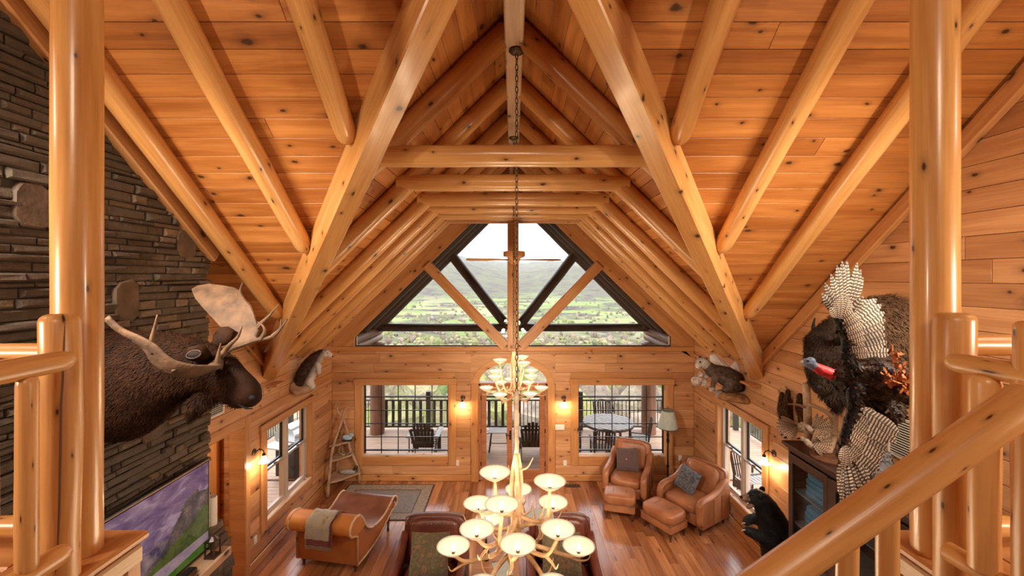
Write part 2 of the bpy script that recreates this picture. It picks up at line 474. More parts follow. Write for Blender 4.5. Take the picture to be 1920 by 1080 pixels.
for a, b, z0, z1 in pieces(-XW-0.2, XW+0.2, -0.1, 2.896, ops): m.box(((a+b)/2, YF+0.115, (z0+z1)/2), (b-a, 0.17, z1-z0))
GX, GZ0, GA = 3.42, 2.896, H+2.07    # gable window: half width, sill height, apex
def gz(x): return GA-SB*abs(x)
for s in (-1, 1):
    poly = [(s*GX, GZ0), (s*(XW+.2), GZ0), (s*(XW+.2), zbay(XW)), (0, zbay(0)+.1), (0, GA), (s*GX, gz(GX))]
    m.prism(poly, YF+0.03, YF+0.2, 'y')
wall_far = struct(m.obj('wall_far', 'trim_pine')); wall_far['label'] = 'gable end wall of horizontal pine boards'
cas = 0.17
ops2 = [(a-cas+.01, b+cas-.01, WZ0-0.19, WZ1+0.14) for a, b in FW]+[(-DW-0.165, DW+0.165, 0, DZ+ARCH+0.17)]
z = 0.14; R = 0.2
while z < 2.80:
    z2 = min(z+R, 2.80)
    for a, b in row_segments(-XW, XW, z, z2, ops2):
        board('wall_board', [(a, YF, z), (b, YF, z), (b, YF, z2), (a, YF, z2)], 'wall_pine', wall_far, th=0.03, into=(0, -1, 0))
    z = z2
beam('sill_board', (-XW, YF-0.02, 2.85), (XW, YF-0.02, 2.85), 0.06, 0.10, 'trim_pine', wall_far)
struct(beam('baseboard_far', (-XW, YF-0.012, 0.07), (-DW-0.12, YF-0.012, 0.07), 0.024, 0.14, 'trim_pine'))
struct(beam('baseboard_far', (DW+0.12, YF-0.012, 0.07), (XW, YF-0.012, 0.07), 0.024, 0.14, 'trim_pine'))
for s in (-1, 1):   # wide boards following the roof slope between gable window and ceiling
    def q(x, d): return (s*x, YF-0.005, zbay(x)-d)
    board('gable_trim', [q(0.0, 0.0), q(XW, 0.0), q(XW, 0.50), q(0.0, 0.50)], 'trim_pine', wall_far, th=0.035, into=(0, -1, 0))
    board('gable_trim', [(s*GX, YF-0.004, GZ0), (s*XW, YF-0.004, GZ0), (s*XW, YF-0.004, zbay(XW)-0.48), (s*GX, YF-0.004, gz(GX))], 'trim_pine', wall_far, th=0.03, into=(0, -1, 0))

# ---- windows of the far wall
def far_window(name, a, b):
    m = MB(); t = 0.025; y = YF+0.12          # thin dark frame
    for c, d in ((((a+t/2), y, (WZ0+WZ1)/2), (t, .04, WZ1-WZ0)), (((b-t/2), y, (WZ0+WZ1)/2), (t, .04, WZ1-WZ0)),
                 (((a+b)/2, y, WZ0+0.09), (b-a, .04, t)), (((a+b)/2, y, WZ1-t/2), (b-a, .04, t))): m.box(c, d)
    fr = struct(m.obj(name, 'black_metal'))
    MB().box(((a+b)/2, y+0.005, (WZ0+WZ1)/2), (b-a-0.01, .006, WZ1-WZ0-0.01)).obj('pane', 'window_glass', fr)
    for i in range(1, 5):
        xx = a+(b-a)*i/5; MB().box((xx, y-0.012, (WZ0+WZ1)/2), (.016, .016, WZ1-WZ0)).obj('muntin', 'black_metal', fr)
    for i in range(1, 5):
        zz = WZ0+0.09+(WZ1-WZ0-0.09)*i/5; MB().box(((a+b)/2, y-0.013, zz), (b-a, .016, .016)).obj('muntin', 'black_metal', fr)
    for s, e in ((a-cas/2, 1), (b+cas/2, 1)):
        beam('casing', (s, YF-0.012, WZ0-0.19), (s, YF-0.012, WZ1+0.14), 0.045, cas, 'trim_pine', fr, up=(1, 0, 0))
    beam('casing', (a-cas-0.02, YF-0.014, WZ1+0.07), (b+cas+0.02, YF-0.014, WZ1+0.07), 0.05, 0.14, 'trim_pine', fr)
    beam('casing', (a, YF-0.012, WZ0-0.09), (b, YF-0.012, WZ0-0.09), 0.045, 0.20, 'trim_pine', fr)
    beam('window_stool', (a, YF+0.05, WZ0+0.012), (b, YF+0.05, WZ0+0.012), 0.16, 0.03, 'ridge_pine', fr)
    for xx in (a-0.008, b+0.008): beam('reveal', (xx, YF+0.06, WZ0), (xx, YF+0.06, WZ1), 0.16, 0.018, 'trim_pine', fr, up=(1, 0, 0))
    beam('reveal', (a, YF+0.06, WZ1+0.008), (b, YF+0.06, WZ1+0.008), 0.16, 0.018, 'trim_pine', fr)
    return fr
far_window('window_1', *FW[0]); far_window('window_2', *FW[1])
# gable window: mullion post, two diagonal braces, four panes
m = MB()
for s in (-1, 1):
    for p, q in (((s*GX, GZ0), (s*GX, gz(GX))), ((s*GX, gz(GX)), (0, GA)), ((0, GZ0), (s*GX, GZ0))):
        d = 0.028
        m.tube([(p[0], YF+0.06, p[1]), (q[0], YF+0.06, q[1])], 0.022, 4)
g = struct(m.obj('window_3', 'dark_log')); g['label'] = 'trapezoid gable window with centre post and diagonal braces'
beam('mullion_post', (0.0, YF-0.04, GZ0-0.08), (0.0, YF-0.04, H+2.1), 0.24, 0.10, 'trim_pine', g, up=(0, 1, 0))
for s in (-1, 1):
    p0, p1 = Vector((s*0.17, YF-0.02, GZ0+0.01)), Vector((s*1.86, YF-0.02, H+0.27))
    beam('diagonal_brace', p0, p1, 0.09, 0.215, 'trim_pine', g)
    k = (p1.z-p0.z)/(p1.x-p0.x); e = 0.004
    xi = (GA-p0.z+k*p0.x)/(k+SB*s)
    lower = [(p0.x, GZ0), (s*GX, GZ0), (s*GX, gz(GX)), (xi, gz(xi))]
    upper = [(p0.x, GZ0), (xi, gz(xi)), (0, GA), (0, GZ0)]
    for pl in (lower, upper): MB().prism(pl, YF+0.06, YF+0.066, 'y').obj('pane', 'window_glass', g)
# ---- french door with arched transom
m = MB()
for xx in (-DW+0.02, DW-0.02): m.box((xx, YF+0.06, DZ/2), (0.045, 0.16, DZ))
m.box((0, YF+0.06, DZ-0.01), (2*DW, 0.16, 0.05)); m.box((0, YF+0.06, 0.012), (2*DW, 0.16, 0.024))
dr = struct(m.obj('door_1', 'door_wood')); dr['label'] = 'glazed double door with arched transom to the deck'
for s in (-1, 1):
    m = MB(); c = s*0.355; hw = 0.338; y = YF+0.07; st = 0.115
    for xx in (c-hw+st/2, c+hw-st/2): m.box((xx, y, 1.055), (st, 0.045, 2.03), bev=0.004)
    m.box((c, y, 0.12), (2*hw-2*st, 0.045, 0.19), bev=0.004); m.box((c, y, 2.0), (2*hw-2*st, 0.045, 0.13), bev=0.004)
    leaf = m.obj('door_leaf', 'door_wood', dr)
    MB().box((c, y, 1.07), (2*hw-2*st, 0.01, 1.76)).obj('pane', 'window_glass', leaf)
    for zz in (0.35, 1.06, 1.78): MB().box((s*(DW-0.05), y-0.03, zz), (0.02, 0.02, 0.09)).obj('hinge', 'black_metal', leaf)
MB().box((-0.06, YF+0.02, 0.98), (0.035, 0.02, 0.2), bev=0.006).tube([(-0.06, YF+0.02, 1.0), (-0.06, YF-0.03, 1.0), (-0.16, YF-0.035, 1.0)], 0.01, 6).obj('door_handle', 'black_metal', dr)
def half_ring(a0, b0, outline, y0, y1, n=28):
    vs, fs = [], []
    for i in range(n+1):
        t = math.pi*i/n; p = (a0*math.cos(t), DZ+b0*math.sin(t)); q = outline(t)
        vs += [(p[0], y0, p[1]), (q[0], y0, q[1]), (p[0], y1, p[1]), (q[0], y1, q[1])]
    for i in range(n):
        k = i*4; fs += [(k, k+1, k+5, k+4), (k+2, k+6, k+7, k+3), (k, k+4, k+6, k+2), (k+1, k+3, k+7, k+5)]
    return vs, fs
def rect_out(t):
    hw, hh = DW+0.17, ARCH+0.18
    c, s_ = math.cos(t), math.sin(t); k = min(hw/max(abs(c), 1e-6), hh/max(s_, 1e-6)); return (c*k, DZ+s_*k)
mk('arch_panel', *half_ring(DW-0.01, ARCH, rect_out, YF-0.002, YF+0.1), 'wall_pine', dr)
mk('arch_casing', *half_ring(DW-0.012, ARCH-0.01, lambda t: ((DW+0.13)*math.cos(t), DZ+(ARCH+0.13)*math.sin(t)), YF-0.035, YF+0.05), 'trim_pine', dr)
vs = [((DW-0.01)*math.cos(math.pi*i/28), YF+0.08, DZ+(ARCH-0.005)*math.sin(math.pi*i/28)) for i in range(29)]
mk('transom_pane', vs, [tuple(range(29))], 'window_glass', dr)
for s in (-1, 1): beam('casing', (s*(DW+0.08), YF-0.015, 0), (s*(DW+0.08), YF-0.015, DZ), 0.05, 0.165, 'trim_pine', dr, up=(1, 0, 0))

# ---- side walls
def side_top(y): return zmain(y) if y < YE else EAVE
SWIN = {-1: (6.70, 8.18, 0.56, 1.98), 1: (6.62, 8.06, 0.50, 2.01)}
LDOOR = (5.22, 6.16, 0.0, 2.22)
def side_wall(s):
    ops = [SWIN[s]]+([LDOOR] if s < 0 else [])
    m = MB()
    for a, b, z0, z1 in pieces(YB, YF+.2, -0.1, EAVE, ops): m.box((s*(XW+0.115), (a+b)/2, (z0+z1)/2), (0.17, b-a, z1-z0))
    m.prism([(YB, EAVE), (YE, EAVE), (YR, zmain(YR)+.1), (YB, zmain(YR)+SA*(YB-YR)+.1)], s*(XW+0.03), s*(XW+0.2), 'x')
    wl = struct(m.obj('wall_left' if s < 0 else 'wall_right', 'wall_pine'))
    c = 0.12; w = SWIN[s]
    ops2 = [(w[0]-c, w[1]+c, w[2]-0.12, w[3]+0.12)]+([(5.18, LDOOR[1]+0.14, 0, LDOOR[3]+0.14)] if s < 0 else [])
    for y_start, y_stop, z in ((4.76, YF, 0.14),) if s < 0 else ((2.0, YF, 0.14),):
        z_ = z
        while z_ < zmain(y_start):
            z2 = z_+R
            hi0 = YF if z_ < EAVE-0.01 else (H+A-z_)/SA; hi1 = YF if z2 < EAVE+0.05 else (H+A-z2)/SA
            if hi1 < y_start+0.15: break
            for a, b in row_segments(y_start, hi0, z_, z2, ops2):
                b1 = min(b, hi1) if abs(b-hi0) < 1e-6 else b
                if b1-a < 0.05: continue
                board('wall_board', [(s*XW, a, z_), (s*XW, b, z_), (s*XW, b1, z2), (s*XW, a, z2)], 'wall_pine', wl, th=0.03, into=(-s, 0, 0))
            z_ = z2
    z_ = 3.14                      # beside the loft
    while z_ < zmain(0.3)-0.3:
        hi0 = min(2.36 if s < 0 else 2.0, (H+A-z_)/SA); hi1 = min(2.36 if s < 0 else 2.0, (H+A-z_-R)/SA)
        if hi1 > 0.45: board('wall_board', [(s*XW, 0.3, z_), (s*XW, hi0, z_), (s*XW, hi1, z_+R), (s*XW, 0.3, z_+R)], 'wall_pine', wl, th=0.03, into=(-s, 0, 0))
        z_ += R
    nm = 'baseboard_left' if s < 0 else 'baseboard_right'
    struct(beam(nm, (s*(XW-0.012), LDOOR[1]+0.13 if s < 0 else 2.9, 0.07), (s*(XW-0.012), YF-0.02, 0.07), 0.024, 0.14, 'trim_pine'))
    return wl
wall_left = side_wall(-1); wall_right = side_wall(1)
plain('vinyl', (0.50, 0.40, 0.33), 0.35, 0.0)
plain('aluminium', (0.75, 0.75, 0.74), 0.22, 0.9)
def side_window(name, s, label):
    y0, y1, z0, z1 = SWIN[s]; X = s*(XW+0.10); mid = (y0+y1)/2
    m = MB()
    for yy in (y0+0.02, y1-0.02): m.box((X, yy, (z0+z1)/2), (0.1, 0.04, z1-z0))
    m.box((X, mid, (z0+z1)/2), (0.12, 0.085, z1-z0), bev=0.006)
    for zz in (z0+0.02, z1-0.02): m.box((X, mid, zz), (0.1, y1-y0, 0.04))
    f = struct(m.obj(name, 'vinyl')); f['label'] = label
    zm = z0+(z1-z0)*0.52
    for a, b in ((y0+0.04, mid-0.043), (mid+0.043, y1-0.04)):
        for k, (u, v, dx) in enumerate(((z0+0.04, zm, -0.02), (zm, z1-0.04, 0.015))):
            m = MB(); xx = X+s*dx; t = 0.03
            for yy in (a+t/2, b-t/2): m.box((xx, yy, (u+v)/2), (0.03, t, v-u))
            for zz in (u+t/2, v-t/2): m.box((xx, (a+b)/2, zz), (0.03, b-a-2*t, t))
            sash = m.obj('sash', 'black_metal' if k == 1 else 'vinyl', f)
            MB().box((xx, (a+b)/2, (u+v)/2), (0.006, b-a-2*t, v-u-2*t)).obj('pane', 'window_glass', sash)
        r = MB().box((X-s*0.045, (a+b)/2, zm), (0.035, b-a, 0.04), bev=0.006).obj('meeting_rail', 'aluminium', f)
        MB().box((X-s*0.06, (a+b)/2, zm+0.026), (0.03, 0.06, 0.018), bev=0.004).obj('sash_lock', 'bronze', r)
    for yy in (y0-0.06, y1+0.06): beam('casing', (s*(XW-0.015), yy, z0-0.12), (s*(XW-0.015), yy, z1+0.12), 0.12, 0.045, 'trim_pine', f, up=(1, 0, 0))
    beam('casing', (s*(XW-0.017), y0-0.16, z1+0.06), (s*(XW-0.017), y1+0.16, z1+0.06), 0.05, 0.12, 'trim_pine', f)
    beam('casing', (s*(XW-0.015), y0, z0-0.06), (s*(XW-0.015), y1, z0-0.06), 0.045, 0.12, 'trim_pine', f)
    beam('window_stool', (s*(XW+0.02), y0, z0+0.005), (s*(XW+0.02), y1, z0+0.005), 0.12, 0.025, 'ridge_pine', f)
    for yy in (y0-0.006, y1+0.006): beam('reveal', (s*(XW+0.02), yy, z0), (s*(XW+0.02), yy, z1), 0.018, 0.13, 'trim_pine', f, up=(1, 0, 0))
    return f
side_window('window_4', -1, 'paired sash window in the left wall behind the chaise')
side_window('window_5', 1, 'paired sash window in the right wall behind the armchair')
beam('belt_rail', (-XW+0.012, 5.1, 2.30), (-XW+0.012, YF, 2.30), 0.035, 0.14, 'trim_pine', wall_left)
# doorway on the left: jambs and the passage beyond
m = MB(); m.box((-XW-0.08, LDOOR[1]+0.01, 1.12), (0.22, 0.03, 2.24))
d2 = struct(m.obj('door_2', 'trim_pine')); d2['label'] = 'open cased doorway in the left wall beside the fireplace'
beam('casing', (-XW+0.012, LDOOR[1]+0.065, 0), (-XW+0.012, LDOOR[1]+0.065, 2.36), 0.13, 0.05, 'trim_pine', d2, up=(1, 0, 0))
m = MB(); m.box((-XW-1.7, 5.6, -0.05), (3.2, 3.0, 0.1)); m.box((-XW-1.7, 5.6, 2.45), (3.2, 3.0, 0.1)); m.box((-XW-3.2, 5.6, 1.2), (0.1, 3.0, 2.5)); m.box((-XW-1.7, 4.2, 1.2), (3.2, 0.1, 2.5))
m.box((-XW-1.7, 6.56, 1.2), (3.2, 0.1, 2.5))
hall = struct(m.obj('wall_hall', 'wall_pine'))
z = 0.0
while z < 2.4:
    board('wall_board', [(-XW-0.2, 6.49, z), (-XW-3.1, 6.49, z), (-XW-3.1, 6.49, z+0.2), (-XW-0.2, 6.49, z+0.2)], 'wall_pine', hall, into=(0, -1, 0)); z += 0.2
beam('hall_post', (-XW-0.62, 6.44, 0), (-XW-0.62, 6.44, 2.4), 0.07, 0.16, 'trim_pine', hall, up=(1, 0, 0))

lamp('POINT', 'hall_lamp', (-XW-1.1, 5.5, 2.1), 30, (1.0, 0.74, 0.46), 0.08)
# ---- floor
m = MB(); m.box((0, (YB+YF)/2, -0.09), (2*XW+.3, YF-YB+.3, 0.13))
floor = struct(m.obj('floor', 'floor_wood')); floor['label'] = 'glossy reddish hardwood plank floor'
x = -XW; PW = 0.15
while x < XW-0.01:
    a = 5.85+rnd.uniform(-0.4, 0.4); 
    while a < YF-0.05:
        b = a+rnd.uniform(0.8, 1.7); b = YF if YF-b < 0.4 else min(b, YF)
        board('floor_plank', [(x, a, 0), (x, b, 0), (min(x+PW, XW), b, 0), (min(x+PW, XW), a, 0)], 'floor_wood', floor, th=0.024, gap=0.0008, ch=0.0015, into=(0, 0, 1))
        a = b
    x += PW
# ---- loft: slab behind, two wings with capped, panelled edges, back wall
CAPZ = H-1.25; LFZ = CAPZ-0.05
m = MB(); m.box((0, (YB+0.75)/2, LFZ-0.14), (2*XW, 0.75-YB, 0.28))
loft = struct(m.obj('floor_loft', 'floor_wood'))
for s in (-1, 1):
    m = MB(); m.box((s*(XW+1.84)/2, 1.40, LFZ-0.14), (XW-1.84, 1.36, 0.28))
    wing = struct(m.obj('floor_wing', 'trim_pine'))
    m = MB(); m.box((s*1.85, 1.40, LFZ-0.30), (0.03, 1.36, 0.55)); m.box((s*(XW+1.84)/2, 2.065, LFZ-0.30), (XW-1.84, 0.03, 0.55)); m.obj('fascia_panel', 'trim_pine', wing)
    for yy in (2.04, 1.70, 1.36, 1.02): beam('stile', (s*1.825, yy, LFZ-0.55), (s*1.825, yy, LFZ-0.01), 0.09, 0.03, 'trim_pine', wing, up=(1, 0, 0))
    beam('fascia_rail', (s*1.822, 0.74, LFZ-0.045), (s*1.822, 2.08, LFZ-0.045), 0.03, 0.09, 'ridge_pine', wing)
    beam('cap_board', (s*1.99, 0.74, CAPZ-0.02), (s*1.99, 2.11, CAPZ-0.02), 0.38, 0.04, 'trim_pine', wing)
    beam('cap_board', (s*2.18, 1.97, CAPZ-0.02), (s*XW, 1.97, CAPZ-0.02), 0.28, 0.04, 'trim_pine', wing)
m = MB(); m.box((0, YB-0.1, 3.6), (2*XW+.4, 0.2, 7.6)); wall_back = struct(m.obj('wall_back', 'wall_pine'))
# ================================================================ LOFT POSTS, RAILINGS, STAIR RAIL
def log_thing(name, label, cat, p0, p1, r0, mat, **k):
    o = log(name, p0, p1, r0, mat, **k); return tag(o, label, cat)
log_thing('log_post', 'tall round log post rising to the roof beside the moose head', 'post', (-1.98, 1.94, CAPZ), (-1.98, 1.94, zmain(1.94)-0.005), 0.088, 'log_pine', n=24, bumps=0.02)
log_thing('log_post', 'tall round log post rising to the roof beside the turkey mount', 'post', (1.916, 1.94, CAPZ), (1.916, 1.94, zmain(1.94)-0.005), 0.084, 'log_pine', n=24, bumps=0.02)
RZ = H-0.325; RL = H-1.06
# left railing
L = thing('log_railing', 'peeled log loft railing with cracked newel below the left post', 'railing', (-1.868, 1.76, LFZ))
off = L.location
nw = log('newel', (-1.868, 1.76, LFZ+0.002), (-1.868, 1.76, H-0.15), 0.064, 'rail_pine', L, n=18, bumps=0.12, off=off, round1=0.03)
cr = [P(px, py, y) for px, py, y in ((122, 604, 1.695), (120, 640, 1.694), (117, 720, 1.694), (114, 760, 1.694), (113, 850, 1.694), (111, 960, 1.694), (108, 1030, 1.695), (104, 1075, 1.696))]
MB().tube(cr, [0.001, 0.003, 0.004, 0.004, 0.004, 0.004, 0.003, 0.001], 5).obj('crack', 'gap_dark', L, off=off)
log('rail', (-1.715, 0.45, RZ), (-1.765, 1.70, RZ), 0.041, 'rail_pine', L, n=16, bumps=0.05, round1=0.06, off=off)
log('rail', (-3.85, 1.765, RZ+0.01), (-1.90, 1.765, RZ+0.01), 0.040, 'rail_pine', L, n=14, bumps=0.05, off=off)
log('lower_rail', (-1.715, 0.45, RL-0.02), (-1.765, 1.69, RL-0.02), 0.040, 'rail_pine', L, n=14, bumps=0.05, round1=0.06, off=off)
log('lower_rail', (-3.85, 1.765, RL+0.03), (-1.90, 1.765, RL+0.03), 0.042, 'rail_pine', L, n=14, bumps=0.05, off=off)
for yy in (1.53, 1.28, 1.03): log('baluster', (-1.745, yy, RL), (-1.745, yy, RZ-0.03), 0.031, 'rail_pine', L, bumps=0.10, n=14, off=off, round0=0.03, round1=0.03)
for xx in (-2.165, -2.42, -2.68, -2.94): log('baluster', (xx, 1.765, RL+0.02), (xx, 1.765, RZ), 0.027, 'rail_pine', L, bumps=0.10, off=off, round0=0.05, round1=0.05)
# right railing with the stair hand rail
Rr = thing('log_railing', 'peeled log loft railing with two newels below the right post', 'railing', (1.822, 1.76, LFZ))
off = Rr.location
log('newel', (1.822, 1.76, LFZ+0.002), (1.822, 1.76, H-0.145), 0.066, 'rail_pine', Rr, n=18, bumps=0.12, off=off, round1=0.03)
log('newel', (1.752, 1.43, LFZ+0.002), (1.752, 1.43, H-0.148), 0.056, 'rail_pine', Rr, n=18, bumps=0.08, off=off, round1=0.02)
log('rail', (1.735, 1.42, RZ-0.005), (1.715, 1.68, RZ-0.005), 0.038, 'rail_pine', Rr, n=16, bumps=0.04, round1=0.06, off=off)
log('rail', (1.86, 1.765, RZ+0.045), (3.85, 1.765, RZ+0.045), 0.043, 'rail_pine', Rr, n=14, bumps=0.05, off=off)
log('lower_rail', (1.735, 1.42, RL-0.02), (1.715, 1.68, RL-0.02), 0.038, 'rail_pine', Rr, n=14, bumps=0.05, off=off)
log('lower_rail', (1.86, 1.765, RL+0.03), (3.85, 1.765, RL+0.03), 0.042, 'rail_pine', Rr, n=14, bumps=0.05, off=off)
log('baluster', (1.715, 1.55, RL), (1.715, 1.55, RZ-0.03), 0.044, 'rail_pine', Rr, bumps=0.12, n=14, off=off, round1=0.03)
for xx in (2.10, 2.36, 2.62, 2.88): log('baluster', (xx, 1.765, RL+0.02), (xx, 1.765, RZ+0.03), 0.027, 'rail_pine', Rr, bumps=0.10, off=off, round0=0.05, round1=0.05)
S = thing('stair_railing', 'thick log stair handrail sloping down across the lower right corner', 'handrail', (1.66, 1.36, LFZ))
off = S.location
log('handrail', P(1935, 743, 1.335), P(1180, 1272, 1.335), 0.056, 'rail_pine', S, n=22, bumps=0.02, off=off, round0=0.02)
for px in (1664, 1589, 1514, 1439, 1364):
    yc = 773+(1893-px)*0.70
    t = P(px, yc, 1.36)
    log('baluster', t-Vector((0, 0, 0.80)), t+Vector((0, 0, 0.0)), 0.031, 'rail_pine', S, bumps=0.10, n=14, off=off)
a, b = P(1760, 866, 1.36)-Vector((0, 0, 0.84)), P(1250, 1223, 1.36)-Vector((0, 0, 0.84))
beam('stringer', a, b, 0.05, 0.24, 'trim_pine', S, off=off)

# ================================================================ FIREPLACE
def stone_mat():
    m, t, b = new_mat('ledge_stone')
    co, r = coords(t, 0)
    g = t.nodes.new('ShaderNodeNewGeometry')
    base = ramp(t, g.outputs['Random Per Island'], [(0.0, (0.05, 0.034, 0.023)), (0.2, (0.125, 0.088, 0.054)), (0.4, (0.185, 0.135, 0.088)), (0.55, (0.09, 0.07, 0.052)), (0.7, (0.155, 0.12, 0.092)), (0.85, (0.22, 0.155, 0.098)), (1.0, (0.12, 0.075, 0.045))]).outputs[0]
    n = N(t, 'ShaderNodeTexNoise', Scale=14.0, Detail=8.0, Roughness=0.7); t.links.new(co, n.inputs['Vector'])
    c = mixc(t, 0.8, base, ramp(t, n.outputs[0], [(0.3, (0.55, 0.52, 0.5)), (0.7, (1.15, 1.12, 1.1))]).outputs[0], 'MULTIPLY')
    t.links.new(c, b.inputs['Base Color']); b.inputs['Roughness'].default_value = 0.75
    bp = N(t, 'ShaderNodeBump', Strength=0.7, Distance=0.03); t.links.new(n.outputs[0], bp.inputs['Height']); t.links.new(bp.outputs[0], b.inputs['Normal'])
stone_mat()
plain('mortar', (0.05, 0.042, 0.035), 0.9)
plain('field_stone', (0.105, 0.07, 0.047), 0.75, 0, 0.35, 6.0, 0.6, 25)
FX, FE = -3.40, 4.74      # face of the chimney breast and its far edge
fp = thing('stone_fireplace', 'tall dry-stacked ledgestone chimney breast on the left wall', 'fireplace', (FX, 3.7, 0))
fo = fp.location
m = MB(); m.prism([(2.4, 0), (FE-0.02, 0), (FE-0.02, zmain(FE-0.02)-0.02), (2.4, zmain(2.4)-0.02)], -XW+0.002, FX, 'x')
m.obj('chimney_core', 'mortar', fp, off=fo)
beam('trim_beam', (FX+0.05, 2.3, H+4.175-SA*2.3), (FX+0.05, FE+0.04, H+4.175-SA*(FE+0.04)), 0.09, 0.14, 'trim_pine', fp, off=fo)
def stone(y0, y1, z0, z1, x, pr, y1b=None):
    """One ledge stone: irregular, chamfered, proud of the wall by pr."""
    j = lambda k: rnd.uniform(-k, k)
    y1b = y1 if y1b is None else y1b
    g = 0.004; c = min(0.014, (z1-z0)*0.2)
    o = [(y0+g, z0+g+j(.004)), (y1-g, z0+g+j(.004)), (y1b-g, z1-g+j(.004)), (y0+g, z1-g+j(.004))]
    cy, cz = sum(p[0] for p in o)/4, sum(p[1] for p in o)/4
    vs = [(x-0.01, p[0], p[1]) for p in o]+[(x+pr*0.6, p[0], p[1]) for p in o]
    vs += [(x+pr+j(.010), p[0]+math.copysign(min(c*1.3, abs(cy-p[0])*.5), cy-p[0]), p[1]+math.copysign(min(c, abs(cz-p[1])*.5), cz-p[1])) for p in o]
    fs = [(8, 9, 10, 11)]
    for k in range(4):
        k2 = (k+1) % 4; fs += [(k, k2, 4+k2, 4+k), (4+k, 4+k2, 8+k2, 8+k)]
    return vs, fs
big = [(2.89, 3.11, 4.74, 5.04), (3.62, 3.84, 4.02, 4.36), (4.29, 4.53, 4.60, 4.87), (3.86, 4.14, 2.87, 3.13)]
stones = []
for y0, y1, z0, z1 in big:
    cy, cz, a, b = (y0+y1)/2, (z0+z1)/2, (y1-y0)/2, (z1-z0)/2
    k = 9; ph = [2*math.pi*i/k for i in range(k)]; rr = [rnd.uniform(1.0, 1.16) for _ in ph]
    vs = []
    for xx, sc_ in ((FX-0.01, 1.0), (FX+0.030, 1.0), (FX+0.040, 0.93)):
        vs += [(xx, cy+a*rr[i]*sc_*math.copysign(abs(math.cos(ph[i]))**0.6, math.cos(ph[i])), cz+b*rr[i]*sc_*math.copysign(abs(math.sin(ph[i]))**0.6, math.sin(ph[i]))) for i in range(k)]
    fs = [tuple(range(2*k, 3*k))]+[(q*k+i, q*k+(i+1) % k, (q+1)*k+(i+1) % k, (q+1)*k+i) for q in range(2) for i in range(k)]
    mk('field_stone', vs, fs, 'field_stone', fp, off=fo, sm=40)
z = 1.40
while z < 6.55:
    h = rnd.choice((0.04, 0.05, 0.06, 0.07, 0.085)); z2 = z+h
    y = 2.62-rnd.uniform(0, 0.2); lim = min(FE, (H+A-z2-0.02)/SA)
    while y < lim-0.06:
        ln = rnd.uniform(0.14, 0.5)*(1 if rnd.random() < .8 else .5); y2 = y+ln
        if lim-y2 < 0.1: y2 = lim+(rnd.uniform(-0.015, 0.025) if lim > FE-.05 else 0)
        ov = [b_ for b_ in big if b_[2]-.01 < (z+z2)/2 < b_[3]+.01 and y < b_[1]-.02 and y2 > b_[0]+.02]
        if ov:
            b_ = ov[0]
            if b_[0]-y > 0.06: stones.append((b_[0]/1.0, stone(y, b_[0]+.03, z, z2, FX, rnd.uniform(0.01, 0.045)), h*ln/(y*y)))
            y = max(y, b_[1])-.0; continue
        stones.append((y2, stone(y, y2, z, z2, FX, rnd.uniform(0.008, 0.055)), h*ln/(y*y))); y = y2
    z = z2
stones.sort(key=lambda s: -s[2])
for _, (vs, fs), _ in stones[:300]: mk('stone', vs, fs, 'ledge_stone', fp, off=fo)
m = MB()
for _, (vs, fs), _ in stones[300:]: m.add(vs, fs)
if m.v: m.obj('stone_chips', 'ledge_stone', fp, off=fo)['kind'] = 'stuff'
# the flared lower surround at the room side and the mantel
m = MB(); m.prism([(-3.40, 0), (-3.13, 0), (-3.11, 1.22), (-3.155, 1.363), (-3.40, 1.40)], 2.5, FE-0.01, 'y'); m.obj('surround_core', 'mortar', fp, off=fo)
lo = MB(); z = 0.0
low = MB()
while z < 1.32:
    h = rnd.uniform(0.05, 0.10); y = 2.52
    while y < 4.54:
        y2 = min(4.57, y+rnd.uniform(0.12, 0.4)); low.add(*stone(y, y2, z, z+h, -3.135, rnd.uniform(0.01, 0.05))); y = y2
    z += h
low.obj('surround_stones', 'ledge_stone', fp, off=fo)['kind'] = 'stuff'
for (y0, y1, zt, xo) in ((4.57, 4.765, 1.672, None),):
    z = 1.17
    while z < zt:
        h = rnd.uniform(0.05, 0.09); k = min(1, max(0, (z-1.3)/0.37)); xx = -3.127-0.127*k
        lo.add(*stone(y0+rnd.uniform(-.02, .0), y1+rnd.uniform(-.01, .03), z, z+h, xx-0.03, rnd.uniform(0.02, 0.06)))
        lo.box(((-3.40+xx-0.03)/2, (y0+y1)/2, z+h/2), (xx-0.03+3.40, y1-y0, h)); z += h
lo.obj('shoulder_stone', 'ledge_stone', fp, off=fo)
beam('mantel', (-3.227, 2.64, 1.422), (-3.227, 4.636, 1.422), 0.33, 0.10, 'ridge_pine', fp, off=fo)
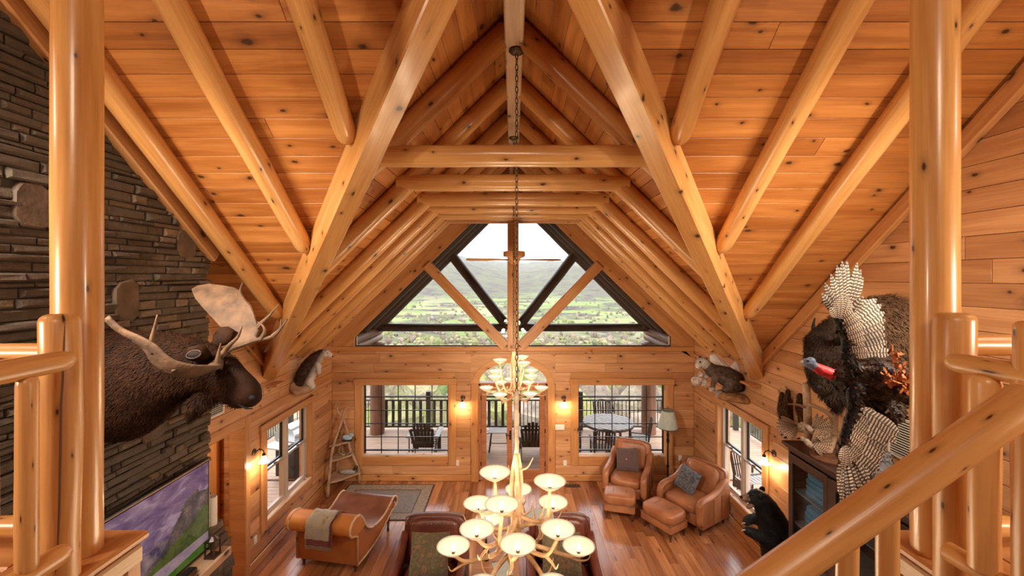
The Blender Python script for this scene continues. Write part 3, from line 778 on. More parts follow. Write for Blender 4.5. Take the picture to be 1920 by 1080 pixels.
# television on the chimney breast
def tv_mat():
    m, t, b = new_mat('tv_picture')
    tc = t.nodes.new('ShaderNodeTexCoord'); sep = t.nodes.new('ShaderNodeSeparateXYZ'); t.links.new(tc.outputs['Object'], sep.inputs[0])
    u = fmath(t, 'MULTIPLY', fmath(t, 'ADD', sep.outputs[1], 0.82), 1/1.64); v = fmath(t, 'MULTIPLY', fmath(t, 'ADD', sep.outputs[2], 0.455), 1/0.91)
    n = N(t, 'ShaderNodeTexNoise', Scale=3.0, Detail=6.0, Distortion=0.8); t.links.new(vmath(t, 'MULTIPLY', tc.outputs['Object'], (1, 1.2, 3.0)), n.inputs['Vector'])
    sky = ramp(t, n.outputs[0], [(0.3, (0.09, 0.05, 0.12)), (0.5, (0.21, 0.12, 0.20)), (0.66, (0.42, 0.28, 0.34)), (0.8, (0.22, 0.26, 0.48))]).outputs[0]
    nr = N(t, 'ShaderNodeTexNoise', Scale=9.0, Detail=6.0, Roughness=0.65); t.links.new(tc.outputs['Object'], nr.inputs['Vector'])
    jag = fmath(t, 'MULTIPLY', fmath(t, 'SUBTRACT', nr.outputs[0], 0.5), 0.22)
    def line(stops): return fmath(t, 'ADD', ramp(t, u, [(p, (c, c, c)) for p, c in stops]).outputs[0], jag)
    def below(l): return fmath(t, 'LESS_THAN', v, l)
    rock = ramp(t, nr.outputs[0], [(0.35, (0.035, 0.028, 0.035)), (0.55, (0.12, 0.085, 0.075)), (0.7, (0.36, 0.20, 0.14))]).outputs[0]
    far = ramp(t, nr.outputs[0], [(0.35, (0.05, 0.04, 0.09)), (0.7, (0.40, 0.25, 0.22))]).outputs[0]
    green = ramp(t, nr.outputs[0], [(0.3, (0.02, 0.03, 0.008)), (0.65, (0.10, 0.13, 0.02))]).outputs[0]
    c = mixc(t, below(line([(0.0, 0.30), (0.5, 0.46), (0.62, 0.50), (0.75, 0.40)])), sky, far)
    c = mixc(t, below(line([(0.45, 0.20), (0.66, 0.40), (0.80, 0.70), (0.9, 0.76), (1.0, 0.70)])), c, rock)
    def ln(stops): return ramp(t, u, [(p, (q, q, q)) for p, q in stops]).outputs[0]
    c = mixc(t, below(ln([(0.3, 0.08), (0.55, 0.24), (0.8, 0.40), (1.0, 0.56)])), c, green)
    c = mixc(t, below(ln([(0.25, 0.20), (0.6, 0.20), (1.0, 0.19)])), c, mixc(t, 0.5, far, (0.45, 0.30, 0.34)))
    c = mixc(t, below(ln([(0.2, 0.01), (0.6, 0.06), (0.9, 0.09), (1.0, 0.10)])), c, (0.05, 0.12, 0.012))
    t.links.new(c, b.inputs['Emission Color']); b.inputs['Emission Strength'].default_value = 0.7
    b.inputs['Base Color'].default_value = (0.01, 0.01, 0.012, 1); b.inputs['Roughness'].default_value = 0.15
tv_mat()
tv = thing('television', 'large flat television showing a purple mountain landscape on the chimney breast', 'television', (-3.29, 3.745, 1.963))
m = MB().box((0, 0, 0), (0.05, 1.675, 0.955), bev=0.008).box((-0.03, 0, 0), (0.03, 0.6, 0.4)); m.obj('housing', 'black_metal', tv)
MB().box((0.0265, 0, 0.0), (0.003, 1.64, 0.91)).obj('screen', 'tv_picture', tv)
MB().box((0.02, 0, 0.474), (0.022, 1.675, 0.012)).box((0.02, 0.833, 0), (0.022, 0.010, 0.955)).obj('bezel_edge', 'aluminium', tv)
plain('wax', (0.82, 0.80, 0.72), 0.5)
c = thing('pillar_candle', 'white pillar candle on the stone shoulder beside the television', 'candle', (-3.29, 4.655, 1.69))
MB().lathe([(0.0, 0), (0.052, 0), (0.053, 0.01), (0.053, 0.30), (0.048, 0.308), (0.02, 0.300), (0.0, 0.298)], n=20).obj('wax_body', 'wax', c, sm=50)
MB().tube([(0, 0, 0.298), (0.002, 0, 0.318)], 0.002, 5).obj('wick', 'black_metal', c)
c = thing('soundbar', 'black soundbar lying on the mantel below the television', 'speaker', (-3.16, 3.77, 1.473))
MB().box((0, 0, 0.032), (0.09, 0.9, 0.062), bev=0.02).obj('soundbar_body', 'black_metal', c); MB().box((0.046, 0, 0.032), (0.003, 0.86, 0.05)).obj('speaker_grille', 'gap_dark', c)
c = thing('candle_lantern', 'small dark lantern on the mantel end by the stone shoulder', 'lantern', (-3.14, 4.46, 1.473))
MB().box((0, 0, 0.01), (0.11, 0.11, 0.02)).obj('lantern_base', 'espresso_wood', c); MB().box((0, 0, 0.17), (0.11, 0.11, 0.015)).obj('lantern_top', 'espresso_wood', c)
for sx in (-1, 1):
    for sy in (-1, 1): MB().box((sx*.046, sy*.046, 0.09), (0.012, 0.012, 0.15)).obj('corner_post', 'espresso_wood', c)
MB().lathe([(0.055, 0.178), (0.02, 0.215), (0.0, 0.22)], n=8).obj('lantern_roof', 'espresso_wood', c)
# return-air grille high on the left wall
v = thing('vent_grille', 'metal return-air grille on the left wall behind the moose muzzle', 'vent', (-XW+0.001, 5.56, 2.74))
MB().box((0.008, 0, 0.16), (0.015, 0.36, 0.02)).box((0.008, 0, -0.16), (0.015, 0.36, 0.02)).box((0.008, 0.17, 0), (0.015, 0.02, 0.3)).box((0.008, -0.17, 0), (0.015, 0.02, 0.3)).obj('grille_frame', 'plastic_white', v)
MB().box((0.003, 0, 0), (0.004, 0.32, 0.30)).obj('grille_back', 'black_metal', v)
for i in range(12): MB().box((0.009, 0, -0.138+i*0.025), (0.012, 0.32, 0.006)).obj('louvre', 'plastic_white', v)

# ================================================================ SCONCES, PLATES, FLOOR REGISTERS
glow('lamp_glass', (1.0, 0.80, 0.52), 5.0)
def sconce(label, loc, rz):
    """A bell-glass wall lamp; local -y points into the room."""
    t = thing('wall_sconce', label, 'wall lamp', loc, rz, 'bell-glass wall sconces')
    MB().lathe([(0, 0), (0.05, 0), (0.052, 0.012), (0.035, 0.022), (0.012, 0.03), (0, 0.03)], M=Matrix.Rotation(math.pi/2, 4, 'X'), n=18).obj('back_plate', 'bronze', t, sm=50)
    MB().tube([(0, -0.02, 0), (0, -0.07, 0.035), (0, -0.12, 0.04), (0, -0.15, 0.01), (0, -0.15, -0.03)], 0.008, 7).ball((0, -0.085, 0.045), 0.014).obj('arm', 'bronze', t, sm=True)
    MB().lathe([(0.0, -0.02), (0.024, -0.02), (0.026, -0.05), (0.0, -0.05)], c=(0, -0.15, 0), n=14).obj('socket_cup', 'bronze', t, sm=50)
    MB().lathe([(0.022, -0.05), (0.030, -0.065), (0.042, -0.10), (0.060, -0.135), (0.078, -0.150), (0.074, -0.150), (0.056, -0.132), (0.038, -0.10), (0.02, -0.06)], c=(0, -0.15, 0), n=18).obj('glass_shade', 'lamp_glass', t, sm=True)
    M = Matrix.Rotation(rz, 4, 'Z'); p = Vector(loc)+M @ Vector((0, -0.17, -0.19))
    lamp('POINT', 'sconce_bulb', p, 12.0, (1.0, 0.74, 0.45), 0.04)
sconce('bell-glass sconce left of the glazed double door', (-1.08, YF-0.001, 1.80), 0)
sconce('bell-glass sconce right of the glazed double door', (1.09, YF-0.001, 1.80), 0)
sconce('bell-glass sconce on the left wall beside the doorway', (-XW+0.001, 6.42, 1.76), math.pi/2)
sconce('bell-glass sconce on the right wall above the bear', (XW-0.001, 6.37, 1.76), -math.pi/2)
def plate(name, label, loc, wd, ht, n, rz=0):
    t = thing(name, label, 'switch' if 'switch' in name else 'outlet', loc, rz)
    MB().box((0, -0.004, 0), (wd, 0.008, ht), bev=0.003).obj('cover_plate', 'plastic_white', t)
    for i in range(n):
        x = (i-(n-1)/2)*0.046
        if 'switch' in name: MB().box((x, -0.012, 0.004), (0.012, 0.014, 0.026), bev=0.002).obj('toggle', 'plastic_white', t)
        else:
            for z in (-0.02, 0.02): MB().lathe([(0, 0), (0.015, 0), (0.015, 0.003), (0, 0.003)], M=Matrix.Translation((x, -0.008, z)) @ Matrix.Rotation(math.pi/2, 4, 'X'), n=12).obj('socket', 'plastic_white', t)
plate('light_switch', 'four-gang white switch plate right of the double door', (1.0, YF-0.001, 1.16), 0.21, 0.115, 4)
plate('wall_outlet', 'white outlet under the sconce left of the double door', (-1.20, YF-0.001, 0.39), 0.075, 0.115, 1)
plate('wall_outlet', 'white outlet under the switch plate right of the double door', (1.12, YF-0.001, 0.39), 0.075, 0.115, 1)
plate('wall_outlet', 'white outlet in the far right corner beside the floor lamp', (3.60, YF-0.001, 0.50), 0.075, 0.115, 1)
plate('wall_outlet', 'white outlet low on the left wall near the doorway', (-XW+0.001, 6.45, 0.42), 0.075, 0.115, 1, math.pi/2)
for lbl, x in (('dark floor register below the left far window', -2.1), ('dark floor register right of the double door', 1.25)):
    t = thing('floor_register', lbl, 'floor vent', (x, 8.98, 0.0005))
    MB().box((0, 0, 0.003), (0.32, 0.13, 0.006), bev=0.002).obj('register_plate', 'espresso_wood', t)
    for i in range(12): MB().box((-0.132+i*0.024, 0, 0.007), (0.010, 0.09, 0.004)).obj('slat', 'black_metal', t)
# ================================================================ OUTSIDE: deck, porch truss, furniture, valley
wood('grey_paint', (0.42, 0.41, 0.40), (0.31, 0.30, 0.29), rough=0.5, vary=0.05, knots=False)
wood('dark_slat', (0.055, 0.045, 0.035), (0.03, 0.024, 0.02), rough=0.5, vary=0.15, knots=False)
DKZ = -0.06; YD = 12.62; XD = 6.7
m = MB(); m.box((0, (YF+.2+YD)/2, DKZ-0.12), (2*XD, YD-YF-.2, 0.18))
for s in (-1, 1): m.box((s*(XD+XW+.2)/2, 5.0, DKZ-0.12), (XD-XW-.2, 8.8, 0.18))
deck = struct(m.obj('deck_floor', 'dark_log')); deck['label'] = 'brown plank deck wrapping round the bay'
m = MB(); y = YF+0.21
while y < YD: m.box((0, y+0.067, DKZ-0.015), (2*XD, 0.132, 0.03)); y += 0.14
y = 2.6
while y < YF+0.1:
    for s in (-1, 1): m.box((s*(XD+XW+.2)/2, y+0.067, DKZ-0.015), (XD-XW-.2, 0.132, 0.03))
    y += 0.14
m.obj('deck_planks', 'deck_wood', deck)['kind'] = 'stuff'
# porch roof carried on the end truss
m = MB()
for s in (-1, 1):
    m.add([(0, YF+.2, zbay(0)+.12), (s*(XW+0.7), YF+.2, zbay(XW+.7)+.12), (s*(XW+.7), YD+.2, zbay(XW+.7)+.12), (0, YD+.2, zbay(0)+.12),
           (0, YF+.2, zbay(0)+.2), (s*(XW+0.7), YF+.2, zbay(XW+.7)+.2), (s*(XW+.7), YD+.2, zbay(XW+.7)+.2), (0, YD+.2, zbay(0)+.2)], [(0, 1, 2, 3), (4, 5, 6, 7), (1, 2, 6, 5), (2, 3, 7, 6)])
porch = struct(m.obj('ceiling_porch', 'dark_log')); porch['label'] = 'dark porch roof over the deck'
for ty in (9.85, 10.6, 11.35, 12.1):
    for s in (-1, 1):
        c = H+B-0.02
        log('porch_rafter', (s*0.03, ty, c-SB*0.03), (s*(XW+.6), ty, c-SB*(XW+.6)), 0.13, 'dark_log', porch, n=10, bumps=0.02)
YT = 12.3; zc = H-1.445
tr = thing('porch_truss', 'dark log truss at the outer end of the porch', 'truss', (0, YT, zc))
o_ = tr.location
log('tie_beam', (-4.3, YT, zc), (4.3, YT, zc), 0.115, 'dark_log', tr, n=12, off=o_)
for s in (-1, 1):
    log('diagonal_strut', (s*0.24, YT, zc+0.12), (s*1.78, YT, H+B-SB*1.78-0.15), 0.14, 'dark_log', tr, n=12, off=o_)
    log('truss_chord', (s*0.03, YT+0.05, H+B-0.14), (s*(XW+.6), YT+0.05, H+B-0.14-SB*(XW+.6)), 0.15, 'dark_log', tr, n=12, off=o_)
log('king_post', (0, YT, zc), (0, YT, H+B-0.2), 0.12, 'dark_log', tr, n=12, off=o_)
for s, n_ in ((-1, 'left'), (1, 'right')):
    for k in range(2):
        o = log('porch_plate_log', (s*(XW+0.05+k*0.02), YF+0.22, zc-0.12-k*0.2), (s*(XW+0.05+k*0.02), YT+0.35, zc-0.12-k*0.2), 0.11, 'brown_log', porch, n=12)
    tag(log('porch_post', (s*3.87, YT-0.12, DKZ), (s*3.87, YT-0.12, zc-0.43), 0.20, 'brown_log', n=18, bumps=0.02), f'thick brown log porch post seen through the {n_} far window', 'post')
# deck railings
def deck_rail(label, p0, p1, posts):
    p0, p1 = Vector(p0), Vector(p1); d = p1-p0; L_ = d.length; u = d/L_
    t = thing('deck_railing', label, 'railing', p0)
    for z, r in ((0.97, 0.05), (0.86, 0.03), (0.10, 0.035)):
        beam('rail', u*0+Vector((0, 0, z)), d+Vector((0, 0, z)), r*1.6, r*1.3 if z < .95 else r, 'dark_slat', t)
    for f in posts:
        q = u*(f*L_); beam('post', q, q+Vector((0, 0, 1.12)), 0.13, 0.13, 'dark_slat', t)
    return t, u, L_
def balusters(t, u, a, b, step, w, tk, me=[None]):
    x = a; proto = None
    while x < b:
        if proto is None:
            proto = beam('baluster', (0, 0, 0), (0, 0, 0.76), w, tk, 'dark_slat', t, up=u)
            Mb = proto.matrix_local.copy()
        else:
            proto = link('baluster', proto.data, None, t)
        Mb.translation = Vector(u)*x+Vector((0, 0, 0.10)); proto.matrix_local = Mb.copy()
        x += step
t, u, L_ = deck_rail('dark wide-slat deck railing seen through the left far window and door', (-XD+.2, 12.46, DKZ), (0.0, 12.46, DKZ), (0, 0.37, 0.62, 0.86))
balusters(t, u, 0.2, 2.4, 0.13, 0.02, 0.02); balusters(t, u, 2.6, L_-.1, 0.20, 0.03, 0.085)
t, u, L_ = deck_rail('thin-bar deck railing seen through the right far window and door', (0.16, 12.46, DKZ), (XD-.2, 12.46, DKZ), (0.0, 0.285, 0.6, 1.0))
balusters(t, u, 0.15, L_-.1, 0.115, 0.022, 0.022)
for s, n_ in ((-1, 'left'), (1, 'right')):
    t, u, L_ = deck_rail(f'dark deck railing beyond the {n_} side window', (s*(XD-.1), 12.3, DKZ), (s*(XD-.1), 4.0, DKZ), (0.3, 0.6, 0.9))
    balusters(t, u, 0.1, L_, 0.115, 0.022, 0.022)

# adirondack chairs, side table, dining set
def adirondack(label, loc, rz, mat):
    t = thing('adirondack_chair', label, 'chair', loc, rz, 'adirondack chairs on the deck')      # local -y is the sitter's front
    for i in range(7):
        x = (i-3)*0.082; h = 0.98-abs(i-3)**2*0.022
        beam('back_slat', (x*0.85, 0.22, 0.26), (x*1.08, 0.22+0.30*(h/0.98), h), 0.018, 0.074, mat, t, up=(1, 0, 0))
    for i in range(6):
        y = -0.32+i*0.095; beam('seat_slat', (-0.27, y, 0.385-i*0.022), (0.27, y, 0.385-i*0.022), 0.085, 0.02, mat, t)
    for z, y in ((0.42, 0.30), (0.75, 0.40)): beam('back_brace', (-0.28, y, z), (0.28, y, z), 0.03, 0.06, mat, t)
    for s in (-1, 1):
        beam('arm', (s*0.34, -0.40, 0.55), (s*0.34, 0.36, 0.55), 0.13, 0.022, 'grey_paint', t)
        beam('front_leg', (s*0.29, -0.34, 0), (s*0.29, -0.34, 0.54), 0.10, 0.022, mat, t, up=(0, 1, 0))
        beam('rear_leg', (s*0.27, -0.36, 0.36), (s*0.27, 0.52, 0.02), 0.022, 0.11, mat, t)
        beam('arm_post', (s*0.33, 0.30, 0.10), (s*0.33, 0.30, 0.54), 0.022, 0.06, mat, t)
    return t
p = PF(801, 840); adirondack('dark adirondack chair seen from behind in the left far window', (p.x, p.y-0.25, DKZ), math.pi, 'dark_slat')
p = PF(998, 853); adirondack('dark adirondack chair seen from behind through the right door leaf', (p.x, 10.75, DKZ), math.pi, 'dark_slat')
adirondack('grey adirondack chair cut off at the edge of the left door leaf', (-1.12, 10.85, DKZ), math.pi*1.12, 'dark_slat')
t = thing('deck_side_table', 'small grey slatted side table seen through the left door leaf', 'table', (-0.36, 11.0, DKZ))
for i in range(5): beam('top_slat', (-0.27, -0.16+i*0.08, 0.50), (0.27, -0.16+i*0.08, 0.50), 0.074, 0.022, 'grey_paint', t)
for s in (-1, 1):
    for q in (-1, 1): beam('leg', (s*0.25, q*0.15, 0), (s*0.19, q*0.13, 0.49), 0.04, 0.03, 'dark_slat', t)
    beam('stretcher', (s*0.21, -0.13, 0.17), (s*0.21, 0.13, 0.17), 0.02, 0.04, 'dark_slat', t)
beam('stretcher', (-0.21, 0, 0.17), (0.21, 0, 0.17), 0.04, 0.02, 'dark_slat', t)
TX, TY = 2.42, 10.85
t = thing('round_patio_table', 'round grey slatted patio table seen through the right far window', 'table', (TX, TY, DKZ), math.radians(48))
Rt = 0.63; k = 11
for i in range(k):
    x0 = -Rt+2*Rt*i/k; x1 = x0+2*Rt/k-0.034; a0 = math.sqrt(max(0.004, Rt*Rt-x0*x0)); a1 = math.sqrt(max(0.004, Rt*Rt-x1*x1))
    MB().prism([(x0, -a0), (x1, -a1), (x1, a1), (x0, a0)], 0.765, 0.79).obj('top_slat', 'grey_paint', t)
MB().lathe([(0.0, 0.755), (Rt-0.02, 0.755), (Rt-0.02, 0.735), (0.0, 0.735)], n=32).obj('under_panel', 'dark_slat', t)
MB().lathe([(Rt-0.02, 0.765), (Rt+0.012, 0.765), (Rt+0.012, 0.725), (Rt-0.02, 0.725), (Rt-0.02, 0.765)], n=40).obj('apron_ring', 'dark_slat', t)
for i in range(4):
    an = i*math.pi/2+0.4; log('leg', (0.34*math.cos(an), 0.34*math.sin(an), 0), (0.28*math.cos(an), 0.28*math.sin(an), 0.76), 0.035, 'brown_log', t, n=8)
for i in range(2):
    an = i*math.pi/2+0.4; log('cross_brace', (0.31*math.cos(an), 0.31*math.sin(an), 0.3), (-0.31*math.cos(an), -0.31*math.sin(an), 0.3), 0.025, 'brown_log', t, n=8)
def patio_chair(label, loc, rz, mat='dark_slat'):
    t = thing('patio_chair', label, 'chair', loc, rz, 'patio chairs round the deck table')       # front is -y
    for i in range(6): beam('seat_slat', (-0.22, -0.2+i*0.078, 0.44), (0.22, -0.2+i*0.078, 0.44), 0.068, 0.02, 'grey_paint', t)
    for i in range(6): beam('back_spindle', ((i-2.5)*0.068, 0.22, 0.46), ((i-2.5)*0.075, 0.31, 0.93), 0.012, 0.03, mat, t, up=(1, 0, 0))
    MB().tube([(-0.23, 0.30, 0.90), (-0.12, 0.33, 0.96), (0, 0.335, 0.975), (0.12, 0.33, 0.96), (0.23, 0.30, 0.90)], (0.018), 6).obj('crest_rail', mat, t)
    for s in (-1, 1):
        log('leg', (s*0.22, -0.20, 0), (s*0.22, -0.20, 0.62), 0.022, mat, t, n=8); log('leg', (s*0.21, 0.24, 0), (s*0.22, 0.22, 0.46), 0.022, mat, t, n=8)
        log('back_post', (s*0.22, 0.22, 0.44), (s*0.24, 0.31, 0.93), 0.02, mat, t, n=8)
        beam('arm', (s*0.24, -0.24, 0.64), (s*0.24, 0.25, 0.64), 0.05, 0.022, mat, t)
        log('side_brace', (s*0.22, -0.20, 0.06), (s*0.22, 0.22, 0.40), 0.013, mat, t, n=6); log('side_brace', (s*0.22, 0.22, 0.08), (s*0.22, -0.20, 0.40), 0.013, mat, t, n=6)
    beam('back_panel', (-0.2, 0.235, 0.30), (0.2, 0.235, 0.30), 0.015, 0.16, mat, t)
    return t
patio_chair('patio chair at the near side of the round table, back to the house', (TX-0.33, TY-0.78, DKZ), math.pi)
patio_chair('patio chair at the far side of the round table by the railing', (TX+0.12, TY+0.95, DKZ), 0.1)
patio_chair('patio chair left of the round table with crossed side braces', (TX-0.92, TY-0.05, DKZ), math.radians(80))
patio_chair('patio chair right of the round table, turned aside', (TX+0.72, TY-0.20, DKZ), math.radians(-105))
# grill on the left deck, planter and chair on the right deck
plain('grill_steel', (0.55, 0.56, 0.57), 0.3, 0.8)
g = thing('barbecue_grill', 'stainless barbecue grill on the deck outside the left side window', 'grill', (-4.9, 9.7, DKZ), math.radians(75))
MB().box((0, 0, 0.42), (0.75, 0.5, 0.7), bev=0.015).obj('grill_cabinet', 'black_metal', g)
MB().tube([(-0.38, 0, 0.96), (0.38, 0, 0.96)], [(0.27, 0.22)]*2, 20).obj('grill_lid', 'grill_steel', g, sm=50)
MB().box((0, -0.27, 0.83), (0.78, 0.06, 0.12), bev=0.01).obj('control_panel', 'grill_steel', g)
for i in range(4): MB().lathe([(0, 0), (0.025, 0), (0.02, 0.03), (0, 0.03)], M=Matrix.Translation((-0.24+i*0.16, -0.30, 0.83)) @ Matrix.Rotation(math.pi/2, 4, 'X'), n=12).obj('knob', 'black_metal', g)
for s in (-1, 1): MB().box((s*0.58, 0, 0.84), (0.34, 0.46, 0.035), bev=0.008).obj('side_shelf', 'grill_steel', g)
MB().tube([(-0.3, -0.27, 1.02), (-0.3, -0.31, 1.02), (0.3, -0.31, 1.02), (0.3, -0.27, 1.02)], 0.012, 6).obj('lid_handle', 'grill_steel', g)
for s in (-1, 1): MB().lathe([(0, -0.02), (0.06, -0.02), (0.06, 0.02), (0, 0.02)], M=Matrix.Translation((s*0.32, 0.0, 0.06)) @ Matrix.Rotation(math.pi/2, 4, 'Y'), n=14).obj('wheel', 'black_metal', g)
patio_chair('patio chair on the side deck seen through the right side window', (4.75, 8.5, DKZ), math.radians(100))

# ---- the valley: near hillside, fields, wooded ridges
def land_mat():
    m, t, b = new_mat('valley_land')
    g = t.nodes.new('ShaderNodeNewGeometry'); sp = t.nodes.new('ShaderNodeSeparateXYZ'); t.links.new(g.outputs['Position'], sp.inputs[0])
    n = N(t, 'ShaderNodeTexNoise', Scale=0.012, Detail=6.0); t.links.new(g.outputs['Position'], n.inputs['Vector'])
    n2 = N(t, 'ShaderNodeTexNoise', Scale=0.02, Detail=9.0, Roughness=0.78); t.links.new(g.outputs['Position'], n2.inputs['Vector'])
    n3 = N(t, 'ShaderNodeTexVoronoi', Scale=0.006); t.links.new(vmath(t, 'MULTIPLY', g.outputs['Position'], (1, 0.6, 1)), n3.inputs['Vector'])
    sc3 = t.nodes.new('ShaderNodeSeparateColor'); t.links.new(n3.outputs['Color'], sc3.inputs[0])
    field = ramp(t, sc3.outputs[0], [(0.0, (0.15, 0.22, 0.07)), (0.35, (0.24, 0.31, 0.11)), (0.55, (0.33, 0.30, 0.19)), (0.75, (0.20, 0.30, 0.08)), (1.0, (0.30, 0.34, 0.15))]).outputs[0]
    wood_ = ramp(t, n2.outputs[0], [(0.34, (0.045, 0.042, 0.042)), (0.46, (0.11, 0.095, 0.09)), (0.56, (0.13, 0.145, 0.07)), (0.7, (0.17, 0.14, 0.125))]).outputs[0]
    mix = ramp(t, n.outputs[0], [(0.45, (0, 0, 0)), (0.56, (1, 1, 1))]).outputs[0]
    flat = ramp(t, fmath(t, 'MULTIPLY', fmath(t, 'ADD', sp.outputs[2], 90.0), 1/100.0), [(0.28, (0.15, 0.15, 0.15)), (0.42, (1, 1, 1))]).outputs[0]
    c = mixc(t, fmath(t, 'MAXIMUM', mix, flat), field, wood_)
    t.links.new(c, b.inputs['Base Color']); b.inputs['Roughness'].default_value = 1.0; b.inputs['Specular IOR Level'].default_value = 0.0
land_mat()
def ridge(x, y):
    d = math.hypot(x, y); th = math.degrees(math.atan2(x, y))
    fb = lambda sc_, o: noise.fractal((x/sc_+o, y/sc_+o, o), 1.0, 2.0, 5)
    z = -4.5-0.155*max(0, d-24) if d < 330 else -51.9
    z = max(z, -60.0)
    if d >= 24: z = -4.5-58*(1-math.exp(-(d-24)/210.0)) + fb(90, 3)*min(1, d/200)*2.0
    k = 1/(1+math.exp(-(d-1750)/170.0))          # first wooded ridge
    z += k*(62+105*math.exp(-((th+9.5)/6.5)**2)+70*math.exp(-((th-12)/7)**2)+30*math.exp(-((th+24)/9)**2)+42*fb(420, 7)+10*fb(120, 5))
    k = 1/(1+math.exp(-(d-3600)/300.0)); z += k*(110+40*math.exp(-((th-3)/7)**2)+30*fb(1100, 11))
    return z
def land():
    vs, fs = [], []; rs = [14]; 
    while rs[-1] < 6200: rs.append(rs[-1]*1.045+0.6)
    na = 150; a0, a1 = math.radians(-62), math.radians(62)
    for r in rs:
        for i in range(na+1):
            a = a0+(a1-a0)*i/na; x, y = r*math.sin(a), r*math.cos(a); vs.append((x, y, ridge(x, y)))
    for i in range(len(rs)-1):
        for j in range(na): q = i*(na+1)+j; fs.append((q, q+1, q+na+2, q+na+1))
    return mk('ground_valley', vs, fs, 'valley_land', sm=True)
g = struct(land()); g['label'] = 'wooded hillside falling to green valley fields and hazy ridges'
m = MB(); m.box((0, -40, -5.2), (400, 115, 1.0)); struct(m.obj('ground_hilltop', 'valley_land'))
# woods: crowns and bushes nobody could count
def woods():
    r = random.Random(5); bm = bmesh.new(); bmesh.ops.create_icosphere(bm, subdivisions=1, radius=1); bm.verts.ensure_lookup_table()
    bv = np.array([v.co[:] for v in bm.verts]); bf = np.array([[v.index for v in f.verts] for f in bm.faces]); bm.free()
    V, Fa = [], []; o = 0
    def put(x, y, rad, hh):
        nonlocal o
        z = ridge(x, y); ang = r.uniform(0, 6.28); ca, sa = math.cos(ang), math.sin(ang)
        j = np.array([1+r.uniform(-.35, .35) for _ in range(len(bv))])[:, None]
        p = bv*j; p = np.stack([p[:, 0]*ca-p[:, 1]*sa, p[:, 0]*sa+p[:, 1]*ca, p[:, 2]], 1)*np.array([rad, rad, hh])+np.array([x, y, z+hh*0.6])
        V.append(p); Fa.append(bf+o); o += len(bv)
    for _ in range(9000):
        d = 24*math.exp(r.random()**0.8*4.0); a = math.radians(r.uniform(-56, 56))
        x, y = d*math.sin(a), d*math.cos(a)
        if 420 < d and r.random() < 0.6: continue
        s_ = min(1.0, 0.35+d/120); put(x, y, r.uniform(1.2, 3.6)*s_, r.uniform(1.2, 4.2)*s_)
    V = np.concatenate(V); Fa = np.concatenate(Fa)
    me = bpy.data.meshes.new('woods'); me.from_pydata(V.tolist(), [], Fa.tolist()); me.update()
    return link('woods', me, 'brush')
def brush_mat():
    m, t, b = new_mat('brush')
    g = t.nodes.new('ShaderNodeNewGeometry')
    base = ramp(t, g.outputs['Random Per Island'], [(0.0, (0.17, 0.13, 0.10)), (0.3, (0.27, 0.22, 0.17)), (0.5, (0.20, 0.21, 0.08)), (0.65, (0.30, 0.29, 0.12)), (0.8, (0.32, 0.25, 0.20)), (0.93, (0.10, 0.14, 0.05)), (1.0, (0.42, 0.33, 0.25))]).outputs[0]
    n = N(t, 'ShaderNodeTexNoise', Scale=1.4, Detail=6.0, Roughness=0.8); t.links.new(g.outputs['Position'], n.inputs['Vector'])
    c = mixc(t, 0.9, base, ramp(t, n.outputs[0], [(0.35, (0.45,)*3), (0.65, (1.3,)*3)]).outputs[0], 'MULTIPLY')
    t.links.new(c, b.inputs['Base Color']); b.inputs['Roughness'].default_value = 1.0; b.inputs['Specular IOR Level'].default_value = 0.0
brush_mat()
tag(woods(), 'bare and budding spring woods covering the hillside below the deck', 'trees', kind='stuff')

# ---- haze lying in the valley air
def haze():
    m = bpy.data.materials.new('valley_haze'); m.use_nodes = True; t = m.node_tree; t.nodes.clear()
    o = t.nodes.new('ShaderNodeOutputMaterial'); v = t.nodes.new('ShaderNodeVolumeScatter')
    v.inputs['Color'].default_value = (0.92, 0.94, 1.0, 1); v.inputs['Density'].default_value = 0.00008; v.inputs['Anisotropy'].default_value = 0.2
    t.links.new(v.outputs[0], o.inputs['Volume']); MATS['valley_haze'] = m
    h = MB().box((0, 3600, 95), (9000, 7000, 400)).obj('valley_haze', 'valley_haze')
    tag(h, 'pale haze over the far valley and ridges', 'haze', kind='stuff')
haze()
# ================================================================ ANTLER CHANDELIERS, FAN
wood('antler', (0.58, 0.38, 0.21), (0.33, 0.18, 0.09), rough=0.45, vary=0.15, knots=False, bump=0.3)
wood('antler_grey', (0.46, 0.36, 0.27), (0.26, 0.18, 0.12), rough=0.55, vary=0.15, knots=False, bump=0.5)
def bowl_mat(name, em):
    m, t, b = new_mat(name)
    t.nodes.remove(b)
    d = N(t, 'ShaderNodeBsdfDiffuse'); d.inputs[0].default_value = (0.19, 0.165, 0.13, 1)
    tr = N(t, 'ShaderNodeBsdfTranslucent'); tr.inputs[0].default_value = (0.35, 0.265, 0.18, 1)
    e = N(t, 'ShaderNodeEmission'); e.inputs[0].default_value = (1.0, 0.86, 0.64, 1); e.inputs[1].default_value = em
    mx = t.nodes.new('ShaderNodeMixShader'); mx.inputs[0].default_value = 0.55
    ad = t.nodes.new('ShaderNodeAddShader')
    t.links.new(d.outputs[0], mx.inputs[1]); t.links.new(tr.outputs[0], mx.inputs[2])
    t.links.new(mx.outputs[0], ad.inputs[0]); t.links.new(e.outputs[0], ad.inputs[1])
    t.links.new(ad.outputs[0], t.nodes['Material Output'].inputs[0])
bowl_mat('bowl_glass', 0.35); bowl_mat('bowl_glass_off', 0.0)
glow('bulb_glow', (1.0, 0.86, 0.62), 9.0)
BULB = (1.0, 0.78, 0.50)
